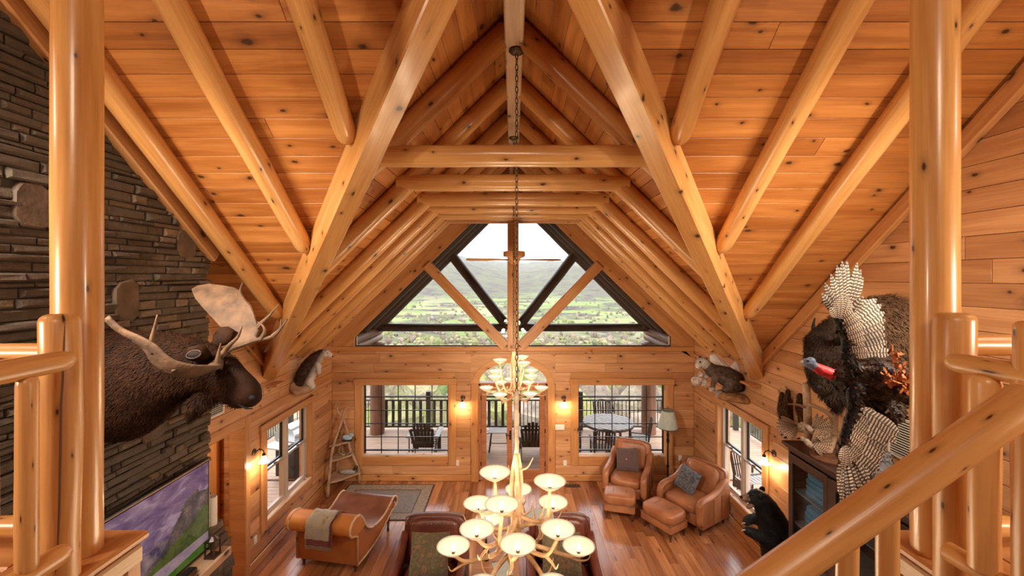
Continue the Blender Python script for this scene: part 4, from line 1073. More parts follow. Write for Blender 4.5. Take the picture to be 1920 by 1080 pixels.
def curve_pts(ctrl, n=14):
    """Catmull-Rom through control points."""
    c = [Vector(p) for p in ctrl]; c = [2*c[0]-c[1]]+c+[2*c[-1]-c[-2]]; out = []
    segs = len(c)-3; per = max(2, n//segs)
    for i in range(segs):
        p0, p1, p2, p3 = c[i:i+4]
        for k in range(per):
            t = k/per
            out.append(0.5*((2*p1)+(p2-p0)*t+(2*p0-5*p1+4*p2-p3)*t*t+(3*p1-p0-3*p2+p3)*t**3))
    out.append(c[-2]); return out
def antler_tube(m, ctrl, r0, r1, n=14, sides=8, flat=1.0):
    pts = curve_pts(ctrl, n); k = len(pts)
    m.tube(pts, [((r0+(r1-r0)*(i/(k-1))**0.8)*flat, (r0+(r1-r0)*(i/(k-1))**0.8)) for i in range(k)], sides); return pts
def bowl_mesh(d, name):
    r = d/2; pr = [(0.012, -0.5*r), (0.22*r, -0.50*r), (0.42*r, -0.43*r), (0.70*r, -0.24*r), (0.90*r, -0.07*r), (r, 0.0), (0.985*r, 0.006), (0.88*r, -0.05*r), (0.68*r, -0.21*r), (0.42*r, -0.40*r), (0.2*r, -0.46*r), (0.012, -0.46*r)]
    mb = MB().lathe(pr, n=28); me = bpy.data.meshes.new(name); me.from_pydata(mb.v, [], mb.f); me.update(); smooth(me); return me
def chandelier(label, ax, Yc, top, links_to, hub, bowls, d, sc_, watts, am, sleeve=None):
    base = Vector((ax, Yc, hub)); t = thing('antler_chandelier', label, 'chandelier', base)
    o = base; me = bowl_mesh(d, 'glass_bowl')
    MB().lathe([(0, 0.0), (0.075, 0.0), (0.078, -0.012), (0.06, -0.03), (0.02, -0.036), (0, -0.036)], c=(ax, Yc, top), n=22).obj('ceiling_canopy', 'bronze', t, off=o, sm=50)
    # chain
    lm = MB(); a, b = 0.0135, 0.032
    ring = [Vector((a*math.cos(2*math.pi*i/12), 0, b*math.sin(2*math.pi*i/12))) for i in range(12)]
    vs, fs = [], []
    for i, p in enumerate(ring):
        tn = (ring[(i+1) % 12]-ring[i-1]).normalized(); s_ = Vector((0, 1, 0)); q = tn.cross(s_)
        for j in range(6):
            an = 2*math.pi*j/6; vs.append(p+(s_*math.cos(an)+q*math.sin(an))*0.0042)
    for i in range(12):
        for j in range(6): fs.append((i*6+j, i*6+(j+1) % 6, ((i+1) % 12)*6+(j+1) % 6, ((i+1) % 12)*6+j))
    lme = bpy.data.meshes.new('chain_link'); lme.from_pydata([tuple(v) for v in vs], [], fs); smooth(lme); lme.materials.append(MATS['bronze'])
    z = top-0.06; k = 0
    while z > links_to:
        l = link('chain_link', lme, None, t); l.location = (0, 0, z-o.z); l.rotation_euler = (0.1*rnd.uniform(-1, 1), 0, (k % 2)*math.pi/2+0.5); z -= 0.054; k += 1
    if sleeve:
        pts = [Vector((ax, Yc, sleeve[0]))+Vector((rnd.uniform(-.003, .003), 0, 0))+Vector((0, 0, (sleeve[1]-sleeve[0])*i/16)) for i in range(17)]
        MB().tube(pts, [0.024+rnd.uniform(-.004, .004) for _ in pts], 10).obj('chain_sleeve', 'antler_grey', t, off=o, sm=True)
    # central stem of bundled antlers
    for k in range(3):
        m = MB(); an = k*2.1
        z0 = links_to-0.02 if not sleeve else sleeve[1]
        antler_tube(m, [(ax+0.015*math.cos(an), Yc+0.015*math.sin(an), z0), (ax+0.05*sc_*math.cos(an+.6), Yc+0.05*sc_*math.sin(an+.6), z0-(z0-hub)*0.4), (ax+0.03*math.cos(an+1.2), Yc+0.03*math.sin(an+1.2), hub-0.02)], 0.016*sc_, 0.026*sc_, 16)
        tp = Vector((ax, Yc, z0-(z0-hub)*(0.25+0.2*k)))
        antler_tube(m, [tp, tp+Vector((math.cos(an)*.10, math.sin(an)*.10, .03))*sc_, tp+Vector((math.cos(an)*.16, math.sin(an)*.16, .13))*sc_], 0.016*sc_, 0.004, 8)
        m.obj('stem_antler', am, t, off=o, sm=True)
    for i, (px, py, Y, lit) in enumerate(bowls):
        c = P(px, py, Y); bo = link('glass_bowl', me if lit else me.copy(), None, t); bo.location = c-o
        if not bo.data.materials: bo.data.materials.append(MATS['bowl_glass' if lit else 'bowl_glass_off'])
        bot = c-Vector((0, 0, 0.26*d)); dv = Vector((c.x-ax, c.y-Yc, 0)); u = dv.normalized() if dv.length > 1e-4 else Vector((1, 0, 0)); w_ = Vector((-u.y, u.x, 0)); sg = 1 if i % 2 else -1
        m = MB(); hz = Vector((ax, Yc, hub+rnd.uniform(-0.05, 0.12)*sc_))
        if bot.z-hz.z < 0.02: hz.z = min(hz.z, bot.z-0.03*sc_)
        end = bot-Vector((0, 0, 0.012))
        mid1 = hz+dv*0.38+w_*sg*0.07*sc_-Vector((0, 0, 0.05*sc_)); mid2 = hz+dv*0.82+w_*sg*0.05*sc_+Vector((0, 0, (end.z-hz.z)*0.25-0.05*sc_))
        pts = antler_tube(m, [hz, mid1, mid2, end], 0.027*sc_, 0.015*sc_, 18)
        tip = mid2+u*0.17*sc_+w_*sg*0.03+Vector((0, 0, -0.01)); antler_tube(m, [mid2, mid2+u*0.09*sc_+Vector((0, 0, -0.02*sc_)), tip, tip+Vector((0, 0, 0.055*sc_))+u*0.03*sc_], 0.017*sc_, 0.003, 10)
        tq = mid1+(mid2-mid1)*0.5; antler_tube(m, [tq, tq+w_*sg*0.07*sc_+Vector((0, 0, 0.05*sc_)), tq+w_*sg*0.10*sc_+Vector((0, 0, 0.15*sc_))], 0.014*sc_, 0.003, 8)
        m.obj('antler_arm', am, t, off=o, sm=True)
        MB().lathe([(0, 0), (0.09*d, 0), (0.11*d, 0.03*d), (0.06*d, 0.05*d), (0, 0.05*d)], c=bot-Vector((0, 0, 0.03*d)), n=12).obj('bowl_cup', 'antler', t, off=o, sm=50)
        MB().lathe([(0, 0), (0.05*d, 0), (0.05*d, 0.07*d), (0, 0.07*d)], c=c-Vector((0, 0, 0.235*d)), n=8).obj('bulb_socket', 'bronze', t, off=o)
        if lit:
            MB().lathe([(0.0, 0), (0.03*d, 0), (0.065*d, 0.07*d), (0.055*d, 0.14*d), (0.02*d, 0.23*d), (0.0, 0.26*d)], c=c-Vector((0, 0, 0.165*d)), n=10).obj('bulb', 'bulb_glow', t, off=o, sm=True)
            lamp('POINT', 'chandelier_bulb', c+Vector((0, 0, 0.10*d)), watts, BULB, 0.05)
    return t
near = [(928, 885, 4.05), (1031, 902, 3.92), (972, 917, 4.72), (896, 943, 4.33), (941, 945, 3.66), (1037, 941, 4.25), (917, 972, 4.55), (894, 991, 3.63), (1046, 991, 3.66), (850, 1023, 3.80), (971, 1020, 3.46), (1085, 1023, 3.88), (904, 1100, 3.42), (1037, 1098, 3.42)]
near = [(a, b, c, True) for a, b, c in near]+[(1012, 968, 4.45, False)]
zz = lambda y, Y: H-(y-VY)/F*Y
chandelier('large antler chandelier with glowing bowls hanging nearest in the centre', 0.035, 4.13, H+2.2, zz(735, 4.13), H-2.38, near, 0.297, 1.0, 10.5, 'antler', sleeve=(zz(733, 4.13), zz(850, 4.13)))
farb = [(325, 690, 6.65), (520, 790, 6.3), (955, 780, 6.33), (1120, 690, 6.65), (530, 610, 7.05), (930, 610, 7.05), (680, 565, 7.2), (450, 530, 6.5), (970, 520, 6.5), (460, 450, 6.9), (975, 440, 6.9), (520, 290, 6.5), (865, 330, 6.5), (840, 240, 6.95)]
farb = [(870+a/7.716, 640+b/7.716-3, c, True) for a, b, c in farb]
chandelier('smaller antler chandelier with glowing bowls hanging farther back before the door', 0.01, 6.72, H+2.2, zz(656, 6.72), H-1.80, farb, 0.218, 0.75, 9.0, 'antler')
# ceiling fan
FY = 7.9; fz = zz(487, FY)
f = thing('ceiling_fan', 'pine-bladed ceiling fan on a long rod before the gable window', 'ceiling fan', (0.02, FY, fz))
MB().tube([(0, 0, 0.1), (0, 0, H+2.2-fz)], 0.014, 8).obj('down_rod', 'trim_pine', f)
MB().lathe([(0, H+2.2-fz), (0.07, H+2.2-fz), (0.06, H+2.14-fz), (0.015, H+2.12-fz)], n=16).obj('rod_canopy', 'bronze', f)
MB().lathe([(0, 0.16), (0.15, 0.16), (0.20, 0.15), (0.20, 0.06), (0.13, 0.045), (0.11, 0.0), (0.09, -0.06), (0.05, -0.085), (0, -0.09)], n=24).obj('motor_housing', 'trim_pine', f, sm=40)
for k in range(4):
    an = k*math.pi/2+0.10; M = Matrix.Rotation(an, 4, 'Z') @ Matrix.Rotation(math.radians(11), 4, 'X')
    m = MB(); out = [(0.13, -0.03), (0.24, -0.045), (0.45, -0.075), (0.80, -0.085), (0.87, -0.06), (0.89, 0.0), (0.87, 0.06), (0.80, 0.085), (0.45, 0.075), (0.24, 0.045), (0.13, 0.03)]
    m.prism(out, -0.006, 0.006, 'z', M); bl = m.obj('blade', 'trim_pine', f)
    MB().box((0.14, 0, 0.0), (0.12, 0.05, 0.012), M=M).obj('blade_iron', 'bronze', f)
# ================================================================ FURNITURE
def leather(name, c1, c2, rough=0.38):
    m, t, b = new_mat(name); co, r = coords(t)
    n = N(t, 'ShaderNodeTexNoise', Scale=3.5, Detail=5.0); t.links.new(co, n.inputs['Vector'])
    t.links.new(ramp(t, n.outputs[0], [(0.3, c2), (0.7, c1)]).outputs[0], b.inputs['Base Color'])
    v = N(t, 'ShaderNodeTexVoronoi', Scale=140.0); t.links.new(co, v.inputs['Vector'])
    bp = N(t, 'ShaderNodeBump', Strength=0.25, Distance=0.004); t.links.new(v.outputs[0], bp.inputs['Height']); t.links.new(bp.outputs[0], b.inputs['Normal'])
    b.inputs['Roughness'].default_value = rough
leather('cognac_leather', (0.46, 0.19, 0.08), (0.26, 0.09, 0.036), 0.32)
leather('oxblood_leather', (0.17, 0.040, 0.020), (0.09, 0.022, 0.012), 0.32)
leather('tan_leather', (0.60, 0.25, 0.055), (0.46, 0.16, 0.03), 0.42)
leather('seat_leather', (0.26, 0.11, 0.065), (0.14, 0.055, 0.035), 0.28)
leather('base_leather', (0.42, 0.145, 0.04), (0.32, 0.10, 0.026), 0.5)
plain('piping', (0.16, 0.06, 0.028), 0.4); plain('brass', (0.55, 0.38, 0.16), 0.3, 1.0)
def fabric(name, cols, scale=14.0, stretch=(1, 1, 1), kind='noise'):
    m, t, b = new_mat(name); co, r = coords(t)
    if kind == 'noise': n = N(t, 'ShaderNodeTexNoise', Scale=scale, Detail=3.0)
    else: n = N(t, 'ShaderNodeTexVoronoi', Scale=scale)
    t.links.new(vmath(t, 'MULTIPLY', co, stretch), n.inputs['Vector'])
    k = len(cols); src = n.outputs[0]
    t.links.new(ramp(t, src, [(0.25+0.5*i/(k-1), c) for i, c in enumerate(cols)]).outputs[0], b.inputs['Base Color'])
    b.inputs['Roughness'].default_value = 0.9; b.inputs['Sheen Weight'].default_value = 0.3
fabric('brown_cushion', [(0.075, 0.042, 0.045), (0.105, 0.06, 0.058), (0.09, 0.05, 0.052)])
fabric('blue_cushion', [(0.025, 0.033, 0.05), (0.06, 0.075, 0.10), (0.15, 0.15, 0.165), (0.03, 0.04, 0.058)], 22)
fabric('camo_cushion', [(0.07, 0.05, 0.025), (0.16, 0.12, 0.06), (0.09, 0.075, 0.035), (0.22, 0.12, 0.06), (0.05, 0.04, 0.02)], 11)
fabric('rug_field', [(0.11, 0.12, 0.13), (0.25, 0.23, 0.21), (0.13, 0.14, 0.16), (0.34, 0.27, 0.20)], 26)
fabric('rug_border', [(0.30, 0.22, 0.15), (0.18, 0.16, 0.15), (0.38, 0.30, 0.21), (0.22, 0.12, 0.08)], 30)
fabric('throw_field', [(0.20, 0.17, 0.12), (0.38, 0.34, 0.24), (0.30, 0.30, 0.30), (0.45, 0.38, 0.22)], 9)
fabric('throw_band', [(0.12, 0.022, 0.018), (0.17, 0.03, 0.022)], 30); fabric('throw_fringe', [(0.16, 0.13, 0.09), (0.24, 0.20, 0.14)], 60)
def sq(m, c, d, e=0.45, n=20, k=12, M=None, pinch=0.0):
    """Superellipsoid cushion of size d."""
    f = lambda v: math.copysign(abs(v)**e, v); o = len(m.v)
    for i in range(k+1):
        ph = -math.pi/2+math.pi*i/k
        for j in range(n):
            th = 2*math.pi*j/n
            v = Vector((d[0]/2*f(math.cos(ph))*f(math.cos(th)), d[1]/2*f(math.cos(ph))*f(math.sin(th)), d[2]/2*f(math.sin(ph))))+Vector(c)
            m.v.append(tuple(M @ v) if M is not None else tuple(v))
    for i in range(k):
        for j in range(n): m.f.append((o+i*n+j, o+i*n+(j+1) % n, o+(i+1)*n+(j+1) % n, o+(i+1)*n+j))
    return m
def throw_pillow(name, label, M, mat, size=0.42, button=False, thick=0.15, tassel=False):
    t = thing(name, label, 'pillow'); t.matrix_world = M
    n = 12; m = MB()
    for sgn in (1, -1):
        o = len(m.v)
        for i in range(n+1):
            for j in range(n+1):
                u, v = 2*i/n-1, 2*j/n-1
                ed = (1-u**4)*(1-v**4); k = 1-0.06*(1-abs(u*v))*(abs(u)**6+abs(v)**6)
                m.v.append((u*size/2*k, v*size/2*k, sgn*thick/2*ed**0.45))
        for i in range(n):
            for j in range(n):
                q = (o+i*(n+1)+j, o+(i+1)*(n+1)+j, o+(i+1)*(n+1)+j+1, o+i*(n+1)+j+1); m.f.append(q if sgn > 0 else q[::-1])
    m.obj('pillow_cover', mat, t, sm=True)
    if button: MB().ball((0, 0, thick/2-0.004), (0.014, 0.014, 0.008)).obj('button', 'brass', t, sm=True)
    if tassel:
        for sx, sy in ((-1, -1), (1, -1)): MB().tube([(sx*size*.48, sy*size*.48, 0), (sx*size*.5, sy*size*.62, 0.01)], [0.004, 0.014], 7).obj('tassel', mat, t)
    return t
def turned_leg(p, h=0.16, r=0.032):
    return MB().lathe([(0, 0), (r*.55, 0), (r*.6, h*.1), (r*.45, h*.18), (r*.7, h*.4), (r*1.05, h*.72), (r*.8, h*.82), (r*1.1, h*.9), (r*1.1, h), (0, h)], c=p, n=14)
def nailed_line(m, pts, r): m.tube(pts, r, 6)
def armchair(label, loc, rz, mat='cognac_leather', w=0.86, back=1.0, group='leather armchairs with ottomans'):
    t = thing('leather_armchair', label, 'armchair', loc, rz, group); h = w/2        # front is -y
    MB().box((0, 0.02, 0.24), (w-0.06, 0.78, 0.20), bev=0.03).obj('seat_base', mat, t, sm=50)
    m = sq(MB(), (0, -0.09, 0.405), (w-0.26, 0.66, 0.17), 0.4); m.obj('seat_cushion', mat, t, sm=True)
    Mb = Matrix.Translation((0, 0.33, 0.34)) @ Matrix.Rotation(math.radians(-14), 4, 'X')
    m = sq(MB(), (0, 0, (back-0.34)/2), (w-0.10, 0.19, back-0.34), 0.38, M=Mb); bk = m.obj('backrest', mat, t, sm=True)
    m = sq(MB(), (0, -0.10, (back-0.40)/2+0.05), (w-0.28, 0.15, back-0.46), 0.45, M=Mb); m.obj('back_cushion', mat, t, sm=True)
    for s in (-1, 1):
        x = s*(h-0.065)
        prof = [(-0.36, 0.13), (0.42, 0.13), (0.46, 0.60), (0.40, 0.74), (0.30, 0.72), (0.16, 0.62), (0.0, 0.585), (-0.25, 0.575), (-0.34, 0.55), (-0.385, 0.48)]
        MB().prism(prof, x-0.05, x+0.05, 'x').obj('arm_panel', mat, t)
        top = [(x, -0.385, 0.20), (x, -0.395, 0.42), (x, -0.37, 0.53), (x, -0.28, 0.575), (x, -0.05, 0.59), (x, 0.14, 0.63), (x, 0.30, 0.73), (x, 0.40, 0.76)]
        pts = curve_pts(top, 28); MB().tube(pts, [(0.062, 0.05)]*len(pts), 12).obj('arm_roll', mat, t, sm=True)
        for q in (-0.05, 0.19): MB().box((s*(h-0.012), q, 0.36), (0.006, 0.012, 0.42)).obj('seam', 'piping', t)
        for y in (-0.32, 0.36): turned_leg((s*(h-0.09), y, 0), 0.14, 0.03).obj('leg', 'turned_wood', t, sm=50)
    pts = curve_pts([Mb @ Vector(p) for p in ((-h+0.07, -0.07, 0.25), (-h+0.065, -0.07, back-0.46), (-h+0.12, -0.07, back-0.37), (0, -0.07, back-0.355), (h-0.12, -0.07, back-0.37), (h-0.065, -0.07, back-0.46), (h-0.07, -0.07, 0.25))], 36)
    MB().tube(pts, 0.008, 6).obj('piping', 'piping', t, sm=True)
    return t
def ottoman(label, loc, rz, mat='cognac_leather', w=0.62, d=0.46):
    t = thing('ottoman', label, 'ottoman', loc, rz, 'leather ottomans')
    MB().box((0, 0, 0.205), (w-0.03, d-0.03, 0.13), bev=0.02).obj('ottoman_base', mat, t, sm=50)
    sq(MB(), (0, 0, 0.345), (w, d, 0.20), 0.42).obj('ottoman_cushion', mat, t, sm=True)
    for x in (-w*0.2, w*0.2): MB().tube([(x, d/2*math.cos(a_)*1.003, 0.345+0.10*math.sin(a_)*1.01) if 0 else (x, -d/2*0.98+d*0.98*i/14, 0.345+0.101*(1-abs(2*i/14-1)**3.2)) for i, a_ in enumerate([0]*15)], 0.006, 6).obj('seam', 'piping', t)
    pts = [(-w/2, -d/2, .275), (w/2, -d/2, .275), (w/2, d/2, .275), (-w/2, d/2, .275), (-w/2, -d/2, .275)]
    MB().tube([(a_*0.97, b_*0.96, c_) for a_, b_, c_ in pts], 0.007, 6).obj('piping', 'piping', t)
    for sx in (-1, 1):
        for sy in (-1, 1): turned_leg((sx*(w/2-0.06), sy*(d/2-0.06), 0), 0.145, 0.028).obj('leg', 'turned_wood', t, sm=50)
C1 = Vector((2.32, 8.58, 0)); A1 = math.radians(-27)
C2 = Vector((3.25, 7.74, 0)); A2 = math.radians(-57)
armchair('cognac leather armchair with brown cushion beneath the right far window', C1, A1)
armchair('cognac leather armchair with blue cushion in front of the right side window', C2, A2, w=0.92, back=0.95)
ottoman('cognac leather ottoman before the armchair under the far window', C1+Matrix.Rotation(A1, 3, 'Z') @ Vector((0.0, -0.76, 0)), math.radians(-16), w=0.58)
ottoman('cognac leather ottoman before the armchair with the blue cushion', C2+Matrix.Rotation(A2, 3, 'Z') @ Vector((-0.06, -0.72, 0)), A2, w=0.66, d=0.48)
def on_chair(c, a, x, y, z, tilt, roll): return Matrix.Translation(c) @ Matrix.Rotation(a, 4, 'Z') @ Matrix.Translation((x, y, z)) @ Matrix.Rotation(math.radians(tilt), 4, 'X') @ Matrix.Rotation(math.radians(roll), 4, 'Z')
throw_pillow('throw_pillow', 'brown square cushion with centre button on the far armchair', on_chair(C1, A1, -0.03, 0.02, 0.72, 68, 8), 'brown_cushion', 0.44, True)
throw_pillow('throw_pillow', 'blue-grey patterned cushion on the armchair by the side window', on_chair(C2, A2, -0.10, 0.0, 0.68, 66, -12), 'blue_cushion', 0.42, tassel=True)
# floor lamp
fabric('lamp_linen', [(0.34, 0.38, 0.33), (0.46, 0.49, 0.42)], 30, (1, 1, 0.1))
fl = thing('floor_lamp', 'dark candlestick floor lamp with pale pleated shade in the far right corner', 'floor lamp', (3.24, 8.93, 0))
MB().lathe([(0, 0), (0.15, 0), (0.155, 0.02), (0.12, 0.04), (0.05, 0.06), (0.03, 0.1), (0, 0.1)], n=24).obj('base', 'black_metal', fl, sm=50)
MB().lathe([(0, 0.1), (0.018, 0.1), (0.016, 0.4), (0.03, 0.44), (0.016, 0.48), (0.014, 0.9), (0.035, 0.98), (0.02, 1.03), (0.03, 1.10), (0.012, 1.16), (0.010, 1.3), (0, 1.3)], n=12).obj('pole', 'black_metal', fl, sm=50)
m = MB(); n = 48
pr = [(0.115, 1.60), (0.15, 1.48), (0.195, 1.29), (0.205, 1.24)]
for r, z in pr:
    for j in range(n): a_ = 2*math.pi*j/n; rr = r*(1+(0.012 if j % 2 else -0.012)); m.v.append((rr*math.cos(a_), rr*math.sin(a_), z))
m.f = [(i*n+j, i*n+(j+1) % n, (i+1)*n+(j+1) % n, (i+1)*n+j) for i in range(3) for j in range(n)]
m.obj('lamp_shade', 'lamp_linen', fl, sm=30)
for r, z in ((0.116, 1.60), (0.206, 1.24)): MB().lathe([(r, z), (r+0.004, z+0.008), (r, z+0.014), (r-0.004, z+0.004), (r, z)], n=36).obj('shade_trim', 'dark_slat', fl)
MB().tube([(0, 0, 1.3), (0, 0, 1.66)], 0.004, 6).ball((0, 0, 1.67), 0.012).tube([(-0.115, 0, 1.605), (0.115, 0, 1.605)], 0.003, 5).obj('finial', 'black_metal', fl)
tag(MB().tube(curve_pts([(3.30, 9.02, 0.01), (3.45, 9.12, 0.02), (3.58, 9.17, 0.15), (3.61, 9.178, 0.48)], 20), 0.004, 6).obj('power_cord', 'black_metal'), 'thin dark lamp cord running up to the corner outlet', 'cord')
# rug
rg = thing('area_rug', 'grey patterned area rug with tan border before the left far window', 'rug', (-2.56, 8.36, 0.001))
def slab(name, x0, x1, y0, y1, z, mat): MB().box(((x0+x1)/2, (y0+y1)/2, z/2), (x1-x0, y1-y0, z)).obj(name, mat, rg)
slab('rug_field', -0.66, 0.66, -0.42, 0.42, 0.012, 'rug_field')
for a_ in ((-0.88, 0.88, -0.64, -0.44), (-0.88, 0.88, 0.44, 0.64), (-0.88, -0.68, -0.44, 0.44), (0.68, 0.88, -0.44, 0.44)): slab('rug_border', *a_, 0.0118, 'rug_border')
for a_ in ((-0.68, 0.68, -0.44, -0.42), (-0.68, 0.68, 0.42, 0.44), (-0.68, -0.66, -0.42, 0.42), (0.66, 0.68, -0.42, 0.42), (-0.905, 0.905, -0.665, -0.64), (-0.905, 0.905, 0.64, 0.665), (-0.905, -0.88, -0.64, 0.64), (0.88, 0.905, -0.64, 0.64)): slab('rug_stripe', *a_, 0.0119, 'dark_slat')
# chaise longue
CH = Vector((-2.68, 6.98, 0)); AC = math.radians(-10.5); RC = Matrix.Rotation(AC, 4, 'Z')
ch = thing('chaise_longue', 'tan and brown leather chaise longue with rolled back by the left window', 'chaise', CH, AC)
hw = 0.50
base = [(-0.60, 0.13), (-0.60, 0.60), (-0.50, 0.66), (-0.40, 0.60), (-0.30, 0.46), (-0.15, 0.385), (0.05, 0.36), (0.25, 0.375), (0.42, 0.43), (0.52, 0.47), (0.60, 0.46), (0.64, 0.40), (0.60, 0.35), (0.52, 0.36), (0.38, 0.30), (0.15, 0.20), (-0.10, 0.15), (-0.35, 0.13)]
MB().prism(base, -hw+0.02, hw-0.02, 'x').obj('frame', 'base_leather', ch)
roll = curve_pts([(0, -0.62, 0.60), (0, -0.73, 0.62), (0, -0.80, 0.70), (0, -0.78, 0.80), (0, -0.68, 0.865), (0, -0.54, 0.85), (0, -0.44, 0.74), (0, -0.38, 0.62)], 30)
m = MB(); ring = [(p.y, p.z) for p in roll]; m.prism(ring, -hw-0.05, hw+0.01, 'x'); bro = m.obj('back_roll', 'tan_leather', ch, sm=40)
seat = [(p.y, p.z) for p in curve_pts([(0, -0.47, 0.79), (0, -0.40, 0.66), (0, -0.30, 0.53), (0, -0.15, 0.45), (0, 0.05, 0.425), (0, 0.25, 0.44), (0, 0.42, 0.50), (0, 0.54, 0.55), (0, 0.64, 0.54), (0, 0.70, 0.47), (0, 0.685, 0.40), (0, 0.63, 0.37)], 44)]
inn = [(y-0.0, z-0.075) for y, z in seat]
inn = [(p[0]-0.05*(i/len(seat))**3, p[1]+0.06*(i/len(seat))**6) for i, p in enumerate(inn)]
MB().prism(seat+inn[::-1], -hw+0.015, hw-0.015, 'x').obj('seat_pad', 'seat_leather', ch, sm=40)
for s in (-1, 1):
    tr_ = [(s*hw, y, z) for y, z in ([(-0.60, 0.14), (-0.60, 0.56)]+ring[2::3]+seat[4:])]
    MB().tube(tr_, (0.018), 6).obj('nailhead_trim', 'ridge_pine', ch, sm=True)
    MB().tube([(s*(hw-0.005), y, z) for y, z in base[10:]+[base[0]]], 0.015, 6).obj('nailhead_trim', 'ridge_pine', ch, sm=True)
    turned_leg((s*(hw-0.07), -0.53, 0), 0.14, 0.036).obj('leg', 'turned_wood', ch, sm=50)
    turned_leg((s*(hw-0.07), 0.50, 0), 0.37, 0.036).obj('leg', 'turned_wood', ch, sm=50)
th = thing('throw_blanket', 'woven throw blanket with dark red band hanging over the chaise back', 'blanket', CH, AC)
def drape(x0, x1, pts, name, mat, lift=0.010):
    m = MB(); k = len(pts); n = 8
    for i, (y, z) in enumerate(pts):
        a_ = pts[min(i+1, k-1)]; b_ = pts[max(i-1, 0)]; d_ = Vector((0, a_[0]-b_[0], a_[1]-b_[1])).normalized(); nn = Vector((0, d_.z, -d_.y))
        for j in range(n+1):
            x = x0+(x1-x0)*j/n+0.012*math.sin(i*0.9); wv = 0.006*math.sin(j*2.1+i*0.6)
            for l in (lift, lift+0.012): q = Vector((x, y, z))+nn*(-l-wv); m.v.append(tuple(q))
    st = 2*(n+1)
    for i in range(k-1):
        for j in range(n):
            q = i*st+2*j
            m.f += [(q, q+2, q+st+2, q+st), (q+1, q+st+1, q+st+3, q+3)]
        m.f += [(i*st, i*st+st, i*st+st+1, i*st+1), (i*st+2*n, i*st+2*n+1, i*st+st+2*n+1, i*st+st+2*n)]
    return m.obj(name, mat, th, sm=True)
path = [(-0.80, 0.55)]+ring[6:]+[(p[0], p[1]) for p in seat[5:10]]
c0 = ring[6]
drape(-0.20, 0.20, [(-0.812, 0.60), (-0.815, 0.66)]+ring[9:]+seat[5:10], 'blanket_field', 'throw_field', 0.013)
drape(-0.20, 0.20, [(-0.806, 0.51), (-0.812, 0.60)], 'blanket_band', 'throw_band', 0.013)
drape(-0.20, 0.20, [(-0.798, 0.45), (-0.806, 0.51)], 'blanket_fringe', 'throw_fringe', 0.013)
bl = drape(0.19, 0.225, [(-0.806, 0.51), (-0.815, 0.66)]+ring[9:]+seat[5:10], 'blanket_edge', 'throw_band', 0.014)
# oxblood chairs under the chandelier, side table with small things
def club(label, loc, rz):
    t = armchair(label, loc, rz, 'oxblood_leather', w=0.98, back=1.02, group='oxblood chairs under the chandelier')
    for k in range(16): MB().ball((-0.43+0.86*k/15, 0.235, 0.985), 0.008, 6, 4).obj('nailhead', 'brass', t)
    return t
club('oxblood leather chair left under the near chandelier, facing the loft', (-1.10, 5.66, 0), 0)
club('oxblood leather chair right under the near chandelier, facing the loft', (0.66, 5.66, 0), 0)
throw_pillow('throw_pillow', 'leaf-patterned cushion in the left oxblood chair', Matrix.Translation((-1.10, 5.62, 0.74)) @ Matrix.Rotation(math.radians(66), 4, 'X'), 'camo_cushion', 0.52)
throw_pillow('throw_pillow', 'leaf-patterned cushion in the right oxblood chair', Matrix.Translation((0.64, 5.62, 0.74)) @ Matrix.Rotation(math.radians(66), 4, 'X'), 'camo_cushion', 0.52)
wood('table_wood', (0.42, 0.20, 0.085), (0.28, 0.12, 0.05), rough=0.3, vary=0.1)
st = thing('side_table', 'square wooden side table between the two oxblood chairs', 'table', (-0.22, 5.55, 0))
for i in range(4): beam('top_board', (-0.30, -0.21+i*0.14, 0.60), (0.30, -0.21+i*0.14, 0.60), 0.136, 0.03, 'table_wood', st)
MB().box((0, 0, 0.545), (0.52, 0.48, 0.08)).obj('apron', 'table_wood', st); MB().box((0, 0, 0.20), (0.50, 0.46, 0.025)).obj('lower_shelf', 'table_wood', st)
for sx in (-1, 1):
    for sy in (-1, 1): MB().box((sx*0.25, sy*0.23, 0.29), (0.05, 0.05, 0.58), bev=0.006).obj('leg', 'table_wood', st)
b_ = thing('bottle', 'dark glass bottle with red label on the side table', 'bottle', (-0.36, 5.70, 0.616))
MB().lathe([(0, 0), (0.036, 0), (0.038, 0.01), (0.038, 0.15), (0.03, 0.18), (0.014, 0.21), (0.013, 0.27), (0.016, 0.275), (0, 0.275)], n=16).obj('bottle_glass', 'black_metal', b_, sm=50)
MB().lathe([(0.0386, 0.05), (0.0388, 0.05), (0.0388, 0.11), (0.0386, 0.11)], n=16).obj('bottle_label', 'throw_band', b_)
mg = thing('magazine', 'white magazine lying on the side table', 'magazine', (-0.14, 5.52, 0.616), 0.3)
MB().box((0, 0, 0.004), (0.21, 0.28, 0.008)).obj('pages', 'plastic_white', mg); MB().box((0, 0, 0.0085), (0.21, 0.28, 0.001)).obj('cover', 'lamp_linen', mg)
# ladder shelf of driftwood
ls = thing('branch_shelf', 'driftwood A-frame corner shelf with three slabs', 'shelf', (-3.5, 8.9, 0))
o_ = ls.location
def br(ctrl, r0, r1, nm='branch'):
    m = MB(); pts = curve_pts(ctrl, 22); k = len(pts); m.tube(pts, [(r0+(r1-r0)*i/(k-1))*(1+0.12*math.sin(i*1.7)) for i in range(k)], 9); return m.obj(nm, 'drift_wood', ls, off=o_, sm=True)
apex = P(640, 790, 8.92)
br([PF(614, 931), P(618, 885, 8.62), P(624, 840, 8.72), P(638, 798, 8.88), P(646, 770, 8.95), P(648, 764, 8.95)], 0.034, 0.018, 'leg')
br([(-3.29, 9.12, 0.0), P(672, 880, 9.10), P(655, 838, 9.05), P(653, 815, 9.02), P(644, 788, 8.98), P(634, 772, 8.95), P(633, 765, 8.95), P(638, 753, 8.95)], 0.034, 0.016, 'leg')
